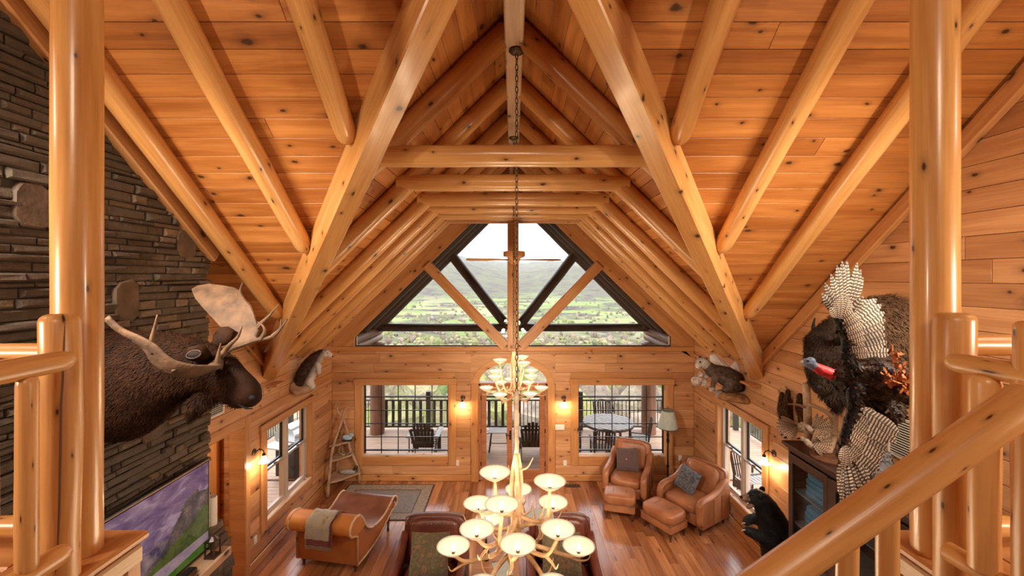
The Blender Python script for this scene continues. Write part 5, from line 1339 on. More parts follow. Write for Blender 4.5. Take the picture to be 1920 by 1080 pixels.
br([(-3.79, 9.13, 0.0), (-3.74, 9.10, 0.5), (-3.66, 9.08, 1.0), (-3.58, 9.04, 1.35)], 0.03, 0.02, 'leg')
def slabshelf(py, pl, pr, back):
    a_, b2 = P(*pl), P(*pr); z = (a_.z+b2.z)/2
    out = [(a_.x-0.03, a_.y-0.02), ((a_.x*.6+b2.x*.4), (a_.y*.6+b2.y*.4)-0.07), ((a_.x*.25+b2.x*.75), (a_.y*.25+b2.y*.75)-0.05), (b2.x+0.03, b2.y-0.02), (b2.x+0.02, 9.17), (back, 9.17), (back, 9.0)]
    MB().prism(out, z-0.018, z+0.018).obj('shelf_slab', 'drift_wood', ls, off=o_); return z
z1 = slabshelf(0, (621, 836, 8.76), (654, 828, 9.02), -3.72)
z2 = slabshelf(0, (619, 864, 8.70), (661, 853, 9.05), -3.76)
z3 = slabshelf(0, (617, 903, 8.62), (674, 889, 9.08), -3.82)
fabric('blue_plate', [(0.10, 0.30, 0.55), (0.45, 0.60, 0.75), (0.05, 0.16, 0.32)], 14)
q = thing('blue_figurine', 'blue and white bear figurine on the top slab of the branch shelf', 'figurine', (-3.50, 9.0, z1+0.0185))
m = MB(); sq(m, (0, 0, 0.07), (0.20, 0.07, 0.11), 0.8); sq(m, (0.09, 0, 0.12), (0.09, 0.06, 0.08), 0.9); m.obj('figurine_body', 'blue_plate', q, sm=True); MB().box((0, 0, 0.008), (0.20, 0.09, 0.016), bev=0.004).obj('figurine_base', 'dark_slat', q)
q = thing('antler_candle_holder', 'small antler candle holder on the middle slab of the branch shelf', 'antlers', (-3.52, 8.98, z2+0.0185))
for k in range(6):
    an = k*1.05; m = MB(); antler_tube(m, [(0.02*math.cos(an), 0.02*math.sin(an), 0.012), (0.11*math.cos(an), 0.06*math.sin(an), 0.02), (0.15*math.cos(an+.2), 0.08*math.sin(an+.2), 0.10), (0.12*math.cos(an+.3), 0.06*math.sin(an+.3), 0.19)], 0.014, 0.004, 12); m.obj('antler_tine', 'antler_grey', q, sm=True)
q = thing('duck_decoy', 'painted duck decoy on the bottom slab of the branch shelf', 'decoy', (-3.46, 8.97, z3+0.0185))
m = MB(); m.tube(curve_pts([(-0.19, 0, 0.07), (-0.12, 0, 0.055), (0, 0, 0.055), (0.10, 0, 0.05), (0.14, 0, 0.05)], 14), [(0.01, 0.008), (0.03, 0.02), (0.05, 0.035), (0.06, 0.045), (0.065, 0.052), (0.068, 0.055), (0.068, 0.055), (0.066, 0.055), (0.064, 0.053), (0.06, 0.05), (0.055, 0.045), (0.04, 0.035), (0.015, 0.015)][:13], 12); m.obj('decoy_body', 'grey_paint', q, sm=True)
MB().tube(curve_pts([(0.10, 0, 0.07), (0.13, 0, 0.12), (0.15, 0, 0.145)], 6), [0.034, 0.03, 0.028, 0.03, 0.032, 0.034, 0.02][:7], 10).ball((0.155, 0, 0.15), (0.042, 0.032, 0.032)).obj('decoy_head', 'dark_slat', q, sm=True)
MB().tube([(0.19, 0, 0.147), (0.235, 0, 0.138)], [(0.018, 0.011), (0.014, 0.004)], 8).obj('bill', 'brass', q, sm=True)
# display cabinet on the right wall
window_glass('cabinet_glass', (0.72, 0.82, 0.88))
cx0, cx1, cy0, cy1, ct = 3.45, 3.885, 3.15, 5.36, 2.31
cab = thing('display_cabinet', 'dark wood display cabinet with glass doors on the right wall', 'cabinet', (3.67, 4.25, 0)); o_ = cab.location
m = MB(); m.box((cx1-0.01, (cy0+cy1)/2, ct/2), (0.02, cy1-cy0, ct-0.02))
for y in (cy0+0.015, cy1-0.015): m.box(((cx0+cx1)/2, y, ct/2), (cx1-cx0-.02, 0.03, ct-0.04))
m.box(((cx0+cx1)/2, (cy0+cy1)/2, 0.06), (cx1-cx0-.01, cy1-cy0, 0.12)); m.box(((cx0+cx1)/2, (cy0+cy1)/2, ct-0.06), (cx1-cx0-.01, cy1-cy0, 0.05))
m.obj('carcass', 'espresso_wood', cab, off=o_)
m = MB(); m.box(((cx0+cx1)/2-0.025, (cy0+cy1)/2, ct), (cx1-cx0+0.05, cy1-cy0+0.10, 0.035), bev=0.008); m.box(((cx0+cx1)/2-0.012, (cy0+cy1)/2, ct-0.03), (cx1-cx0+0.02, cy1-cy0+0.05, 0.03), bev=0.006); m.obj('crown', 'espresso_wood', cab, off=o_)
nd = 3; dw = (cy1-cy0-0.10)/nd
for i in range(nd):
    y1 = cy1-0.05-i*dw; y0 = y1-dw+0.06; m = MB(); x = cx0; s_ = 0.065
    for y in (y0+s_/2, y1-s_/2): m.box((x, y, 1.18), (0.03, s_, 2.06), bev=0.005)
    for z, hh in ((0.20, 0.10), (2.16, 0.10)): m.box((x, (y0+y1)/2, z), (0.03, y1-y0-2*s_, hh), bev=0.004)
    dl = m.obj('door', 'espresso_wood', cab, off=o_)
    g_ = MB().box((x, (y0+y1)/2, 1.18), (0.005, y1-y0-2*s_, 1.86)); mk('pane', g_.v, g_.f, 'cabinet_glass', dl, off=o_)
    g_ = MB().ball((x-0.028, y0+0.03, 1.15), 0.014); mk('knob', g_.v, g_.f, 'bronze', dl, off=o_)
    MB().box((cx0, y0-0.03, 1.15), (0.026, 0.056, 2.1)).obj('stile', 'espresso_wood', cab, off=o_)
for z in (0.55, 0.95, 1.35, 1.75): MB().box(((cx0+cx1)/2+0.01, (cy0+cy1)/2, z), (cx1-cx0-0.07, cy1-cy0-0.07, 0.014)).obj('shelf', 'grey_paint', cab, off=o_)
fabric('quilt_blue', [(0.05, 0.16, 0.24), (0.16, 0.38, 0.50), (0.08, 0.24, 0.34)], 4, (1, 1, 6))
for i, (z, y, lbl) in enumerate(((1.761, 4.98, 'top shelf'), (1.361, 5.0, 'second shelf'), (0.961, 4.95, 'third shelf'))):
    q = thing('folded_quilt', f'stack of folded blue quilts behind the cabinet glass, {lbl}', 'quilt', (3.68, y, z))
    for k in range(4): m = MB(); sq(m, (0, 0.01*((k*7) % 3-1), 0.036+k*0.068), (0.30, 0.46-0.02*k, 0.072), 0.4, 16, 8); m.obj('quilt_fold', 'quilt_blue', q, sm=True)
# ================================================================ MOUNTED ANIMALS
def fur_mat(name, dark, light, scale=8.0, rough=0.75, tip=None, stretch=(1, 1, 1), belly=None):
    """belly: (colour, axis, from, to) coat colour along a local axis."""
    m, t, b = new_mat(name); co, _ = coords(t, 0)
    n = N(t, 'ShaderNodeTexNoise', Scale=scale, Detail=6.0, Roughness=0.65); t.links.new(vmath(t, 'MULTIPLY', co, stretch), n.inputs['Vector'])
    c = ramp(t, n.outputs[0], [(0.32, dark), (0.68, light)]).outputs[0]
    if belly:
        sp = t.nodes.new('ShaderNodeSeparateXYZ'); t.links.new(co, sp.inputs[0])
        mr = t.nodes.new('ShaderNodeMapRange'); t.links.new(fmath(t, 'ADD', fmath(t, 'MULTIPLY', sp.outputs[0], belly[1][0]), fmath(t, 'MULTIPLY', sp.outputs[2], belly[1][1])), mr.inputs[0]); mr.inputs[1].default_value = belly[2]; mr.inputs[2].default_value = belly[3]
        c = mixc(t, mr.outputs[0], c, belly[0])
    t.links.new(c, b.inputs['Base Color']); b.inputs['Roughness'].default_value = rough; b.inputs['Specular IOR Level'].default_value = 0.12
    n2 = N(t, 'ShaderNodeTexNoise', Scale=90.0, Detail=3.0); t.links.new(co, n2.inputs['Vector'])
    bp = N(t, 'ShaderNodeBump', Strength=0.5, Distance=0.01); t.links.new(n2.outputs[0], bp.inputs['Height']); t.links.new(bp.outputs[0], b.inputs['Normal'])
    return m
def blob(m, voxel, it=4):
    """Fuse the shapes of m into one continuous skin."""
    me = bpy.data.meshes.new('tmp'); me.from_pydata(m.v, [], m.f); me.update()
    o = bpy.data.objects.new('tmp', me); COL.objects.link(o)
    bm = bmesh.new(); bm.from_mesh(me); bmesh.ops.recalc_face_normals(bm, faces=bm.faces); bm.to_mesh(me); bm.free()
    r = o.modifiers.new('r', 'REMESH'); r.mode = 'VOXEL'; r.voxel_size = voxel
    s = o.modifiers.new('s', 'SMOOTH'); s.iterations = it; s.factor = 0.5
    dg = bpy.context.evaluated_depsgraph_get(); out = bpy.data.meshes.new_from_object(o.evaluated_get(dg)); 
    bpy.data.objects.remove(o); bpy.data.meshes.remove(me); smooth(out); out.materials.clear(); return out
def fused(name, m, voxel, mat, parent, off, it=4, wall=None):
    me = blob(m, voxel, it)
    if wall is not None:           # cut flat where the mount meets the wall: keep the side towards x = 0
        bm = bmesh.new(); bm.from_mesh(me); sg = 1 if wall > 0 else -1
        r = bmesh.ops.bisect_plane(bm, geom=bm.verts[:]+bm.edges[:]+bm.faces[:], plane_co=(wall, 0, 0), plane_no=(sg, 0, 0), clear_outer=True)
        ed = [e for e in r['geom_cut'] if isinstance(e, bmesh.types.BMEdge)]
        if ed: bmesh.ops.contextual_create(bm, geom=ed)
        bm.to_mesh(me); bm.free(); smooth(me)
    me.transform(Matrix.Translation(-Vector(off))); return link(name, me, mat, parent)
def coat(o, n, length, width, comb, mat, name='fur', lift=0.45, seed=1, jit=0.35, keep=None, taper=0.15):
    """Short hair strands (or feather shingles) over a skin, one mesh."""
    me = o.data; me.calc_loop_triangles(); nt_ = len(me.loop_triangles)
    tri = np.empty(nt_*3, dtype=np.int32); me.loop_triangles.foreach_get('vertices', tri); tri = tri.reshape(-1, 3)
    co = np.empty(len(me.vertices)*3); me.vertices.foreach_get('co', co); co = co.reshape(-1, 3)
    a, b, c = co[tri[:, 0]], co[tri[:, 1]], co[tri[:, 2]]; nn = np.cross(b-a, c-a); ar = np.linalg.norm(nn, axis=1)
    r = np.random.default_rng(seed); k = r.choice(len(ar), n, p=ar/ar.sum()); u, v = r.random(n), r.random(n); f = u+v > 1; u[f], v[f] = 1-u[f], 1-v[f]
    p = a[k]+(b-a)[k]*u[:, None]+(c-a)[k]*v[:, None]; nr = nn[k]/ar[k][:, None]
    if keep is not None:
        q = np.array([keep(*x) for x in p]); p, nr = p[q], nr[q]; n = len(p)
    cb = np.array(comb if not callable(comb) else [comb(*x) for x in p], dtype=float)
    cb = np.broadcast_to(cb, p.shape).copy(); cb += r.normal(0, jit, p.shape)
    cb -= nr*(cb*nr).sum(1, keepdims=True); cb /= np.linalg.norm(cb, axis=1, keepdims=True)+1e-9
    d = cb+nr*lift; d /= np.linalg.norm(d, axis=1, keepdims=True); s = np.cross(cb, nr)
    L_ = length*(0.6+0.8*r.random(n))[:, None]; W_ = width*(0.7+0.6*r.random(n))[:, None]
    base = p-nr*0.002
    tipb = base+d*L_*0.6-nr*0.0
    V = np.stack([base-s*W_, base+s*W_, tipb+s*W_*0.8, base+d*L_-nr*L_*0.15+s*W_*taper, base+d*L_-nr*L_*0.15-s*W_*taper, tipb-s*W_*0.8], 1).reshape(-1, 3)
    i = np.arange(n)*6; Fq = np.concatenate([np.stack([i, i+1, i+2, i+5], 1), np.stack([i+5, i+2, i+3, i+4], 1)])
    m2 = bpy.data.meshes.new(name); m2.from_pydata(V.tolist(), [], Fq.tolist()); m2.update()
    h = link(name, m2, mat, o); h['kind'] = 'stuff'; return h
def chain(m, pts, n=14, up=None):
    """pts: (px, py, Y, r) or (px, py, Y, r_side, r_up): a rounded loft."""
    c = [P(*p[:3]) for p in pts]; r = [(p[3], p[-1]) for p in pts]
    e0, e1 = c[0]+(c[0]-c[1]).normalized()*r[0][0]*0.6, c[-1]+(c[-1]-c[-2]).normalized()*r[-1][0]*0.6
    m.tube([e0]+c+[e1], [(r[0][0]*.5, r[0][1]*.5)]+r+[(r[-1][0]*.5, r[-1][1]*.5)], n, up=up); return m
def solid_poly(m, pts, nrm, th):
    """Closed outline of 3-D points thickened along nrm."""
    v = Vector(nrm)*th/2; n = len(pts); c = sum(pts, Vector())/n
    o = len(m.v); m.v += [tuple(p+v*0.5) for p in pts]+[tuple(p-v*0.5) for p in pts]+[tuple(c+v*1.6), tuple(c-v*1.6)]
    for i in range(n):
        j = (i+1) % n; m.f += [(o+i, o+j, o+n+j, o+n+i), (o+i, o+2*n, o+j), (o+n+i, o+n+j, o+2*n+1)]
    return m
plain('glass_eye', (0.012, 0.006, 0.004), 0.08); plain('nose_black', (0.012, 0.010, 0.010), 0.85, spec=0.15); plain('palm_antler', (0.105, 0.056, 0.029), 0.75, 0, 0.45, 9.0, 0.9, 22.0)
# ---------------- moose
plain('ear_rim', (0.095, 0.062, 0.05), 0.9); plain('ear_inside', (0.022, 0.012, 0.009), 0.9); fur_mat('pale_face', (0.35, 0.30, 0.28), (0.72, 0.68, 0.64), 14)
fur_mat('moose_coat', (0.008, 0.0035, 0.002), (0.028, 0.0105, 0.005), 5)
fur_mat('moose_hair', (0.009, 0.004, 0.002), (0.050, 0.019, 0.009), 7)
fur_mat('moose_face', (0.022, 0.009, 0.005), (0.075, 0.030, 0.014), 6)
MK = 0.925
def chain_k(m, pts, n=14, up=None): return chain(m, [(p[0], p[1], p[2]*MK, *[r*MK for r in p[3:]]) for p in pts], n, up)
mo = thing('moose_head', 'dark brown moose head mount with broad palmed antlers on the chimney', 'mounted animal', (-3.36, 3.56, 3.57)); o_ = mo.location
m = MB()
chain_k(m, [(202, 728, 3.86, .34, .50), (240, 718, 3.86, .35, .50), (275, 706, 3.86, .32, .44), (310, 694, 3.85, .27, .36), (345, 688, 3.85, .21, .29), (380, 690, 3.85, .17, .235), (405, 697, 3.85, .155, .20)], 18, up=(0, 0, 1))
chain_k(m, [(395, 690, 3.85, .15, .19), (420, 702, 3.85, .135, .175), (440, 718, 3.85, .11, .15), (456, 732, 3.85, .115, .145), (467, 742, 3.85, .12, .13), (474, 748, 3.85, .10, .10)], 16, up=(0, 0, 1))
chain_k(m, [(405, 725, 3.85, .085), (430, 742, 3.85, .075), (450, 757, 3.85, .06)], 10)
body = fused('moose_neck', m, 0.022, 'moose_coat', mo, o_, 6, -3.355)
coat(body, 16000, 0.055, 0.0024, lambda x, y, z: (-0.75, 0, -0.65), 'moose_hair', seed=3, lift=0.3, keep=lambda x, y, z: x < 1.05)
coat(body, 3500, 0.018, 0.0018, lambda x, y, z: (0.2, 0, -0.9), 'moose_face', name='face_fur', seed=8, lift=0.25, keep=lambda x, y, z: x >= 1.0)
m = MB(); chain_k(m, [(392, 742, 3.83, .085), (376, 755, 3.82, .075), (364, 768, 3.82, .05), (358, 782, 3.82, .018)], 10); bell = fused('dewlap', m, 0.015, 'moose_coat', mo, o_)
coat(bell, 1800, 0.07, 0.0022, (-0.3, 0, -1), 'moose_hair', seed=4)
for nm, a, b_, c_ in (('ear', (392, 668, 3.70), (362, 660, 3.62), (352, 652, 3.60)), ('ear', (402, 648, 3.97), (424, 626, 4.03), (440, 620, 4.05))):
    pa, pb, pc = (P(q_[0], q_[1], q_[2]*MK) for q_ in (a, b_, c_)); m = MB(); m.tube([pa, (pa+pb)/2, pb, (pb+pc)/2, pc], [(.03, .03), (.075, .035), (.08, .035), (.055, .025), (.008, .006)], 12, up=(0, 1, 0)); e = m.obj('ear', 'moose_hair', mo, off=o_, sm=True)
    if a[2] > 3.85: continue
    q = pa*0.4+pb*0.6+Vector((0, -0.060, 0.006)); m = MB(); m.ball(q-o_, (0.052, 0.012, 0.027)); mk('inner_ear', m.v, m.f, 'ear_inside', e, sm=True)
    m = MB(); m.tube([q-o_+Vector((0.056*math.cos(t_), -0.002, 0.030*math.sin(t_)+0.010*math.cos(t_))) for t_ in [math.pi*2*i/20 for i in range(21)]], 0.006, 6); mk('ear_rim', m.v, m.f, 'ear_rim', e, sm=True)
for px, py, Y in ((413, 691, 3.715),): MB().ball(P(px, py, Y*MK), 0.022).obj('eye', 'glass_eye', mo, off=o_, sm=True)
MB().ball(P(473, 746, 3.755*MK), (0.03, 0.014, 0.022)).obj('nostril', 'nose_black', mo, off=o_, sm=True)
MB().tube([P(474, 766, 3.77*MK), P(462, 766, 3.755*MK), P(448, 759, 3.757*MK), P(437, 749, 3.765*MK)], [.004, .008, .007, .003], 6).obj('mouth_line', 'nose_black', mo, off=o_)
K = lambda x, y, Y: P(190+x/3.178, 510+y/3.178, Y*MK)
m = MB(); pts = curve_pts([K(712, 520, 3.80), K(690, 552, 3.70), K(630, 582, 3.58), K(540, 592, 3.48), K(430, 572, 3.40), K(350, 522, 3.36), K(300, 462, 3.33), K(220, 405, 3.30), K(110, 345, 3.26), K(28, 272, 3.22)], 40)
k = len(pts); m.tube(pts, [(0.030+0.055*math.sin(math.pi*min(1, i/(k-1)*1.15))**1.2, 0.028-0.012*i/(k-1)) for i in range(k)], 12, up=(0, 0.9, 0.45))
for c_ in ([K(318, 482, 3.34), K(298, 420, 3.33), K(318, 330, 3.32), K(334, 255, 3.30)], [K(378, 535, 3.37), K(372, 510, 3.37), K(368, 488, 3.37)], [K(440, 585, 3.40), K(424, 560, 3.39), K(417, 536, 3.39)], [K(688, 552, 3.70), K(698, 490, 3.68), K(712, 425, 3.66)], [K(712, 500, 3.76), K(770, 430, 3.72), K(815, 385, 3.70), K(838, 322, 3.68)]): antler_tube(m, c_, 0.026, 0.005, 10)
m.obj('antler', 'palm_antler', mo, off=o_, sm=True)
m = MB(); yy = lambda y: 4.42-0.40*(y/450)
pal = [(540, 100), (570, 82), (640, 72), (720, 82), (790, 95), (832, 122), (850, 160), (890, 200), (910, 250), (925, 300), (935, 350), (930, 402), (830, 438), (762, 452), (740, 355), (680, 285), (610, 212), (560, 150)]
solid_poly(m, [K(x, y, yy(y)) for x, y in pal], Vector((0.15, -0.9, -0.4)).normalized(), 0.045)
antler_tube(m, [K(715, 492, 3.92), K(770, 455, 3.98), K(840, 432, 4.03), K(930, 402, 4.06), K(1010, 388, 4.06), K(1062, 345, 4.05), K(1108, 283, 4.03)], 0.04, 0.006, 26)
for c_ in ([K(955, 398, 4.06), K(975, 350, 4.03), K(958, 315, 4.02), K(930, 298, 4.02)], [K(1025, 380, 4.06), K(1068, 335, 4.05), K(1070, 280, 4.03)], [K(935, 320, 4.12), K(1000, 260, 4.08), K(1057, 192, 4.05)], [K(835, 150, 4.30), K(828, 110, 4.28), K(841, 62, 4.26)], [K(925, 380, 4.06), K(945, 320, 4.02), K(928, 340, 4.01)]): antler_tube(m, c_, 0.022, 0.004, 10)
m.obj('antler', 'palm_antler', mo, off=o_, sm=40)
# ---------------- bison
fur_mat('bison_wool', (0.045, 0.025, 0.014), (0.17, 0.095, 0.05), 16); fur_mat('bison_dark', (0.012, 0.008, 0.006), (0.040, 0.022, 0.014), 10)
bi = thing('bison_head', 'shaggy dark bison head mount on the right wall behind the turkey', 'mounted animal', (3.86, 4.35, 3.6)); o_ = bi.location
m = MB()
chain(m, [(1672, 655, 4.35, .44, .56), (1640, 652, 4.35, .42, .51), (1605, 655, 4.34, .36, .42), (1575, 662, 4.33, .29, .35)], 18, up=(0, 0, 1)); sk = fused('bison_shoulder', m, 0.03, 'bison_wool', bi, o_, 4, 3.84)
coat(sk, 11000, 0.07, 0.0045, (0.4, 0, -0.9), 'bison_wool', seed=5, lift=0.5)
m = MB(); chain(m, [(1585, 655, 4.30, .27, .32), (1560, 668, 4.28, .25, .29), (1548, 695, 4.27, .18, .19), (1543, 716, 4.26, .13, .13), (1540, 728, 4.26, .11, .10)], 16, up=(1, 0, 0)); hd = fused('bison_face', m, 0.022, 'bison_dark', bi, o_)
coat(hd, 8000, 0.06, 0.003, (-0.2, 0, -1), 'bison_dark', seed=6, lift=0.4, keep=lambda x, y, z: z > -0.28)
MB().ball(P(1536, 726, 4.14), (0.03, 0.012, 0.02)).obj('nostril', 'nose_black', bi, off=o_); MB().ball(P(1552, 674, 4.06), 0.02).obj('eye', 'glass_eye', bi, off=o_)
for c_ in ([P(1540, 640, 4.42), P(1528, 628, 4.46), P(1525, 612, 4.47), P(1528, 596, 4.46)], [P(1575, 640, 4.08), P(1578, 628, 3.98), P(1574, 610, 3.96), P(1568, 598, 3.97)]):
    m = MB(); antler_tube(m, c_, 0.045, 0.006, 12); m.obj('horn', 'nose_black', bi, off=o_, sm=True)
m = MB(); chain(m, [(1562, 735, 4.28, .10), (1568, 752, 4.28, .06), (1570, 765, 4.28, .02)], 10); bd = fused('beard', m, 0.018, 'bison_dark', bi, o_); coat(bd, 2200, 0.09, 0.003, (0, 0, -1), 'bison_dark', seed=9)
# ---------------- turkey
def barred(name, a, b_, freq, edge):
    m, t, b = new_mat(name); co, _ = coords(t, 0); oi = t.nodes.new('ShaderNodeObjectInfo')
    sp = t.nodes.new('ShaderNodeSeparateXYZ'); t.links.new(co, sp.inputs[0])
    n = N(t, 'ShaderNodeTexNoise', Scale=60.0, Detail=2.0); t.links.new(co, n.inputs['Vector'])
    ph = fmath(t, 'ADD', fmath(t, 'MULTIPLY', sp.outputs[0], freq), fmath(t, 'ADD', fmath(t, 'MULTIPLY', n.outputs[0], 2.6), fmath(t, 'MULTIPLY', fmath(t, 'ABSOLUTE', sp.outputs[1]), -freq*0.3)))
    s = fmath(t, 'SINE', fmath(t, 'ADD', ph, fmath(t, 'MULTIPLY', oi.outputs['Random'], 40.0)))
    c = ramp(t, fmath(t, 'ADD', fmath(t, 'MULTIPLY', s, 0.5), 0.5), [(edge-0.08, a), (edge+0.08, b_)]).outputs[0]
    c = mixc(t, fmath(t, 'LESS_THAN', fmath(t, 'ABSOLUTE', sp.outputs[1]), 0.0022), c, (0.05, 0.035, 0.025))
    c = mixc(t, 1.0, c, ramp(t, oi.outputs['Random'], [(0, (0.62, 0.60, 0.58)), (1, (1.1, 1.08, 1.05))]).outputs[0], 'MULTIPLY')
    t.links.new(c, b.inputs['Base Color']); b.inputs['Roughness'].default_value = 0.6
barred('barred_feather', (0.030, 0.022, 0.018), (0.42, 0.33, 0.25), 330, 0.55)
barred('barred_covert', (0.028, 0.02, 0.016), (0.40, 0.28, 0.19), 520, 0.55)
fur_mat('turkey_dark', (0.008, 0.006, 0.006), (0.05, 0.026, 0.016), 18, 0.35); fur_mat('turkey_black', (0.004, 0.004, 0.004), (0.012, 0.010, 0.012), 18, 0.3)
plain('wattle_red', (0.42, 0.018, 0.022), 0.45, 0, 0.3, 40, 0.5, 80); plain('wattle_blue', (0.12, 0.16, 0.24), 0.45, 0, 0.4, 40, 0.5, 80)
def feather(name, base, tip, wd, mat, parent, off, nrm=(0, -1, 0), bend=0.04):
    base, tip = Vector(base), Vector(tip); L_ = (tip-base).length; x = (tip-base)/L_; z = Vector(nrm); z = (z-x*z.dot(x)).normalized(); y = z.cross(x)
    M = Matrix((x, y, z)).transposed().to_4x4(); M.translation = base-Vector(off)
    vs, fs = [], []; k = 9; prof = [0.12, 0.45, 0.75, 0.92, 1.0, 1.0, 0.92, 0.66, 0.14]
    for i in range(k):
        f = i/(k-1); w_ = wd/2*prof[i]; zc_ = bend*L_*math.sin(math.pi*f)
        for s in (-1, 0, 1):
            for th in (0.0012, -0.0012): vs.append((L_*f, s*w_, zc_+(0.16*w_ if s == 0 else 0)+th))
    for i in range(k-1):
        q = i*6
        for s in (0, 2): fs += [(q+s, q+s+2, q+s+8, q+s+6), (q+s+1, q+s+7, q+s+9, q+s+3)]
    return mk(name, vs, fs, mat, parent, M, True)
YT_ = 2.66
tk = thing('turkey_mount', 'flying wild turkey mount with barred wings spread, left of the right post', 'mounted animal', P(1625, 705, YT_)); o_ = tk.location
m = MB(); chain(m, [(1700, 735, YT_+.05, .08, .06), (1672, 722, YT_, .15, .13), (1640, 712, YT_, .185, .165), (1608, 708, YT_, .165, .145), (1582, 706, YT_, .105, .095), (1566, 703, YT_, .06)], 16); tb = fused('turkey_body', m, 0.014, 'turkey_dark', tk, o_)
coat(tb, 1500, 0.055, 0.014, (0.95, 0, -0.25), 'turkey_dark', name='body_feathers', seed=11, lift=0.25, jit=0.15, taper=0.55)
m = MB(); chain(m, [(1570, 705, YT_, .052), (1556, 700, YT_, .036), (1540, 693, YT_, .031), (1526, 687, YT_, .028)], 12); m.obj('neck', 'wattle_red', tk, off=o_, sm=True)
m = MB(); chain(m, [(1529, 688, YT_, .027), (1516, 681, YT_, .030), (1508, 679, YT_, .026)], 12); m.ball(P(1520, 676, YT_), (.03, .026, .022)); fused('head', m, 0.007, 'wattle_blue', tk, o_, 2)
MB().tube([P(1507, 678, YT_), P(1500, 679, YT_), P(1495, 685, YT_)], [(.014, .013), (.010, .010), (.002, .002)], 8).obj('beak', 'antler_grey', tk, off=o_, sm=True)
MB().tube([P(1545, 703, YT_), P(1535, 698, YT_), P(1528, 694, YT_)], [.01, .016, .008], 8).obj('wattle', 'wattle_red', tk, off=o_, sm=True)
MB().ball(P(1515, 677, YT_-.028), 0.006).obj('eye', 'glass_eye', tk, off=o_)
TU = lambda x, y, Y=YT_-.10: P(1480+x/4.32, 470+y/4.32, Y)
TL = lambda x, y, Y=YT_-.10: P(1440+x/4.0, 690+y/4.0, Y)
def wing(prim, sec, K_, arm, dy):
    n = 0
    for (bx, by), (tx, ty), wd in prim: feather('primary_feather', K_(bx, by, YT_-.10+dy*n), K_(tx, ty, YT_-.16+dy*n), wd, 'barred_feather', tk, o_); n += 1
    for (bx, by), (tx, ty), wd in sec: feather('secondary_feather', K_(bx, by, YT_-.12+dy*n), K_(tx, ty, YT_-.14+dy*n), wd, 'barred_feather', tk, o_); n += 1
    for i, ((bx, by), (tx, ty), wd) in enumerate(prim[::2]+sec): feather('covert_feather', K_(bx, by, YT_-.175), K_(bx+(tx-bx)*0.42, by+(ty-by)*0.42, YT_-.19), wd*0.9, 'barred_covert', tk, o_)
    pts = curve_pts([K_(*p, YT_-.15) for p in arm], 18); k = len(pts)
    a = MB(); a.tube(pts, [0.040-0.022*i/(k-1) for i in range(k)], 9); ar = a.obj('wing_arm', 'turkey_black', tk, off=o_, sm=True)
    coat(ar, 160, 0.03, 0.007, (0.3, -0.2, -0.5), 'turkey_dark', name='arm_feathers', seed=13, taper=0.5)
lerp = lambda a, b_, t: (a[0]+(b_[0]-a[0])*t, a[1]+(b_[1]-a[1])*t)
ptips = [(262, 345), (285, 262), (335, 190), (385, 120), (425, 82), (465, 82), (550, 98), (578, 152), (596, 215), (598, 370)]
prim = [(lerp((375, 545), (440, 560), i/9), tpt, 0.046) for i, tpt in enumerate(ptips)]
stips = [(640, 400), (705, 392), (742, 438), (768, 500), (774, 560), (776, 620), (778, 680), (790, 740), (828, 822)]
sec = [(lerp((430, 560), (500, 830), i/8), tpt, 0.075) for i, tpt in enumerate(stips)]
wing(prim, sec, TU, [(560, 960), (470, 900), (470, 760), (440, 650), (395, 560), (370, 500)], 0.004)
ptips = [(522, 860), (528, 940), (545, 1010), (600, 1015), (650, 975), (700, 930), (745, 895), (760, 860)]
prim = [(lerp((560, 590), (600, 560), i/7), tpt, 0.046) for i, tpt in enumerate(ptips)]
stips = [(800, 800), (832, 770), (850, 705), (868, 655), (890, 610), (900, 570), (960, 555), (985, 500)]
sec = [(lerp((585, 580), (690, 300), i/7), tpt, 0.080) for i, tpt in enumerate(stips)]
wing(prim, sec, TL, [(690, 130), (640, 200), (640, 320), (600, 430), (565, 560), (540, 680)], -0.004)
for i in range(9): feather('tail_feather', P(1690, 735, YT_+.05), P(1722+i*6, 690+i*16, YT_+.02+.01*i), 0.07, 'barred_covert', tk, o_)
MB().ball(P(1660, 768, YT_-.12), (.085, .06, .075)).obj('thigh', 'turkey_black', tk, off=o_, sm=True); coat(bpy.data.objects['thigh'], 500, .045, .009, (0.7, 0, -0.5), 'turkey_dark', name='thigh_feathers', seed=15, taper=.5)
plain('autumn_leaf', (0.30, 0.085, 0.018), 0.6, 0, 0.3, 30, vary=0.4)
lf = MB(); lf.v = [(0, 0, 0), (.012, .010, .003), (.02, .006, 0), (.03, .012, .002), (.048, 0, 0), (.03, -.012, .002), (.02, -.006, 0), (.012, -.010, .003)]; lf.f = [(0, 1, 2, 3, 4, 5, 6, 7)]
r2 = random.Random(3); lm_ = bpy.data.meshes.new('oak_leaf'); lm_.from_pydata(lf.v, [], lf.f); lm_.materials.append(MATS['autumn_leaf'])
sp_ = thing('oak_spray', 'spray of dried orange oak leaves behind the turkey body', 'branch', P(1700, 745, YT_-.05)); o2 = sp_.location
tw = [[P(1705, 748, YT_-.06), P(1690, 700, YT_-.17), P(1668, 660, YT_-.20)], [P(1705, 748, YT_-.06), P(1685, 715, YT_-.20), P(1655, 705, YT_-.22)], [P(1705, 748, YT_-.06), P(1697, 725, YT_-.2), P(1690, 712, YT_-.22)]]
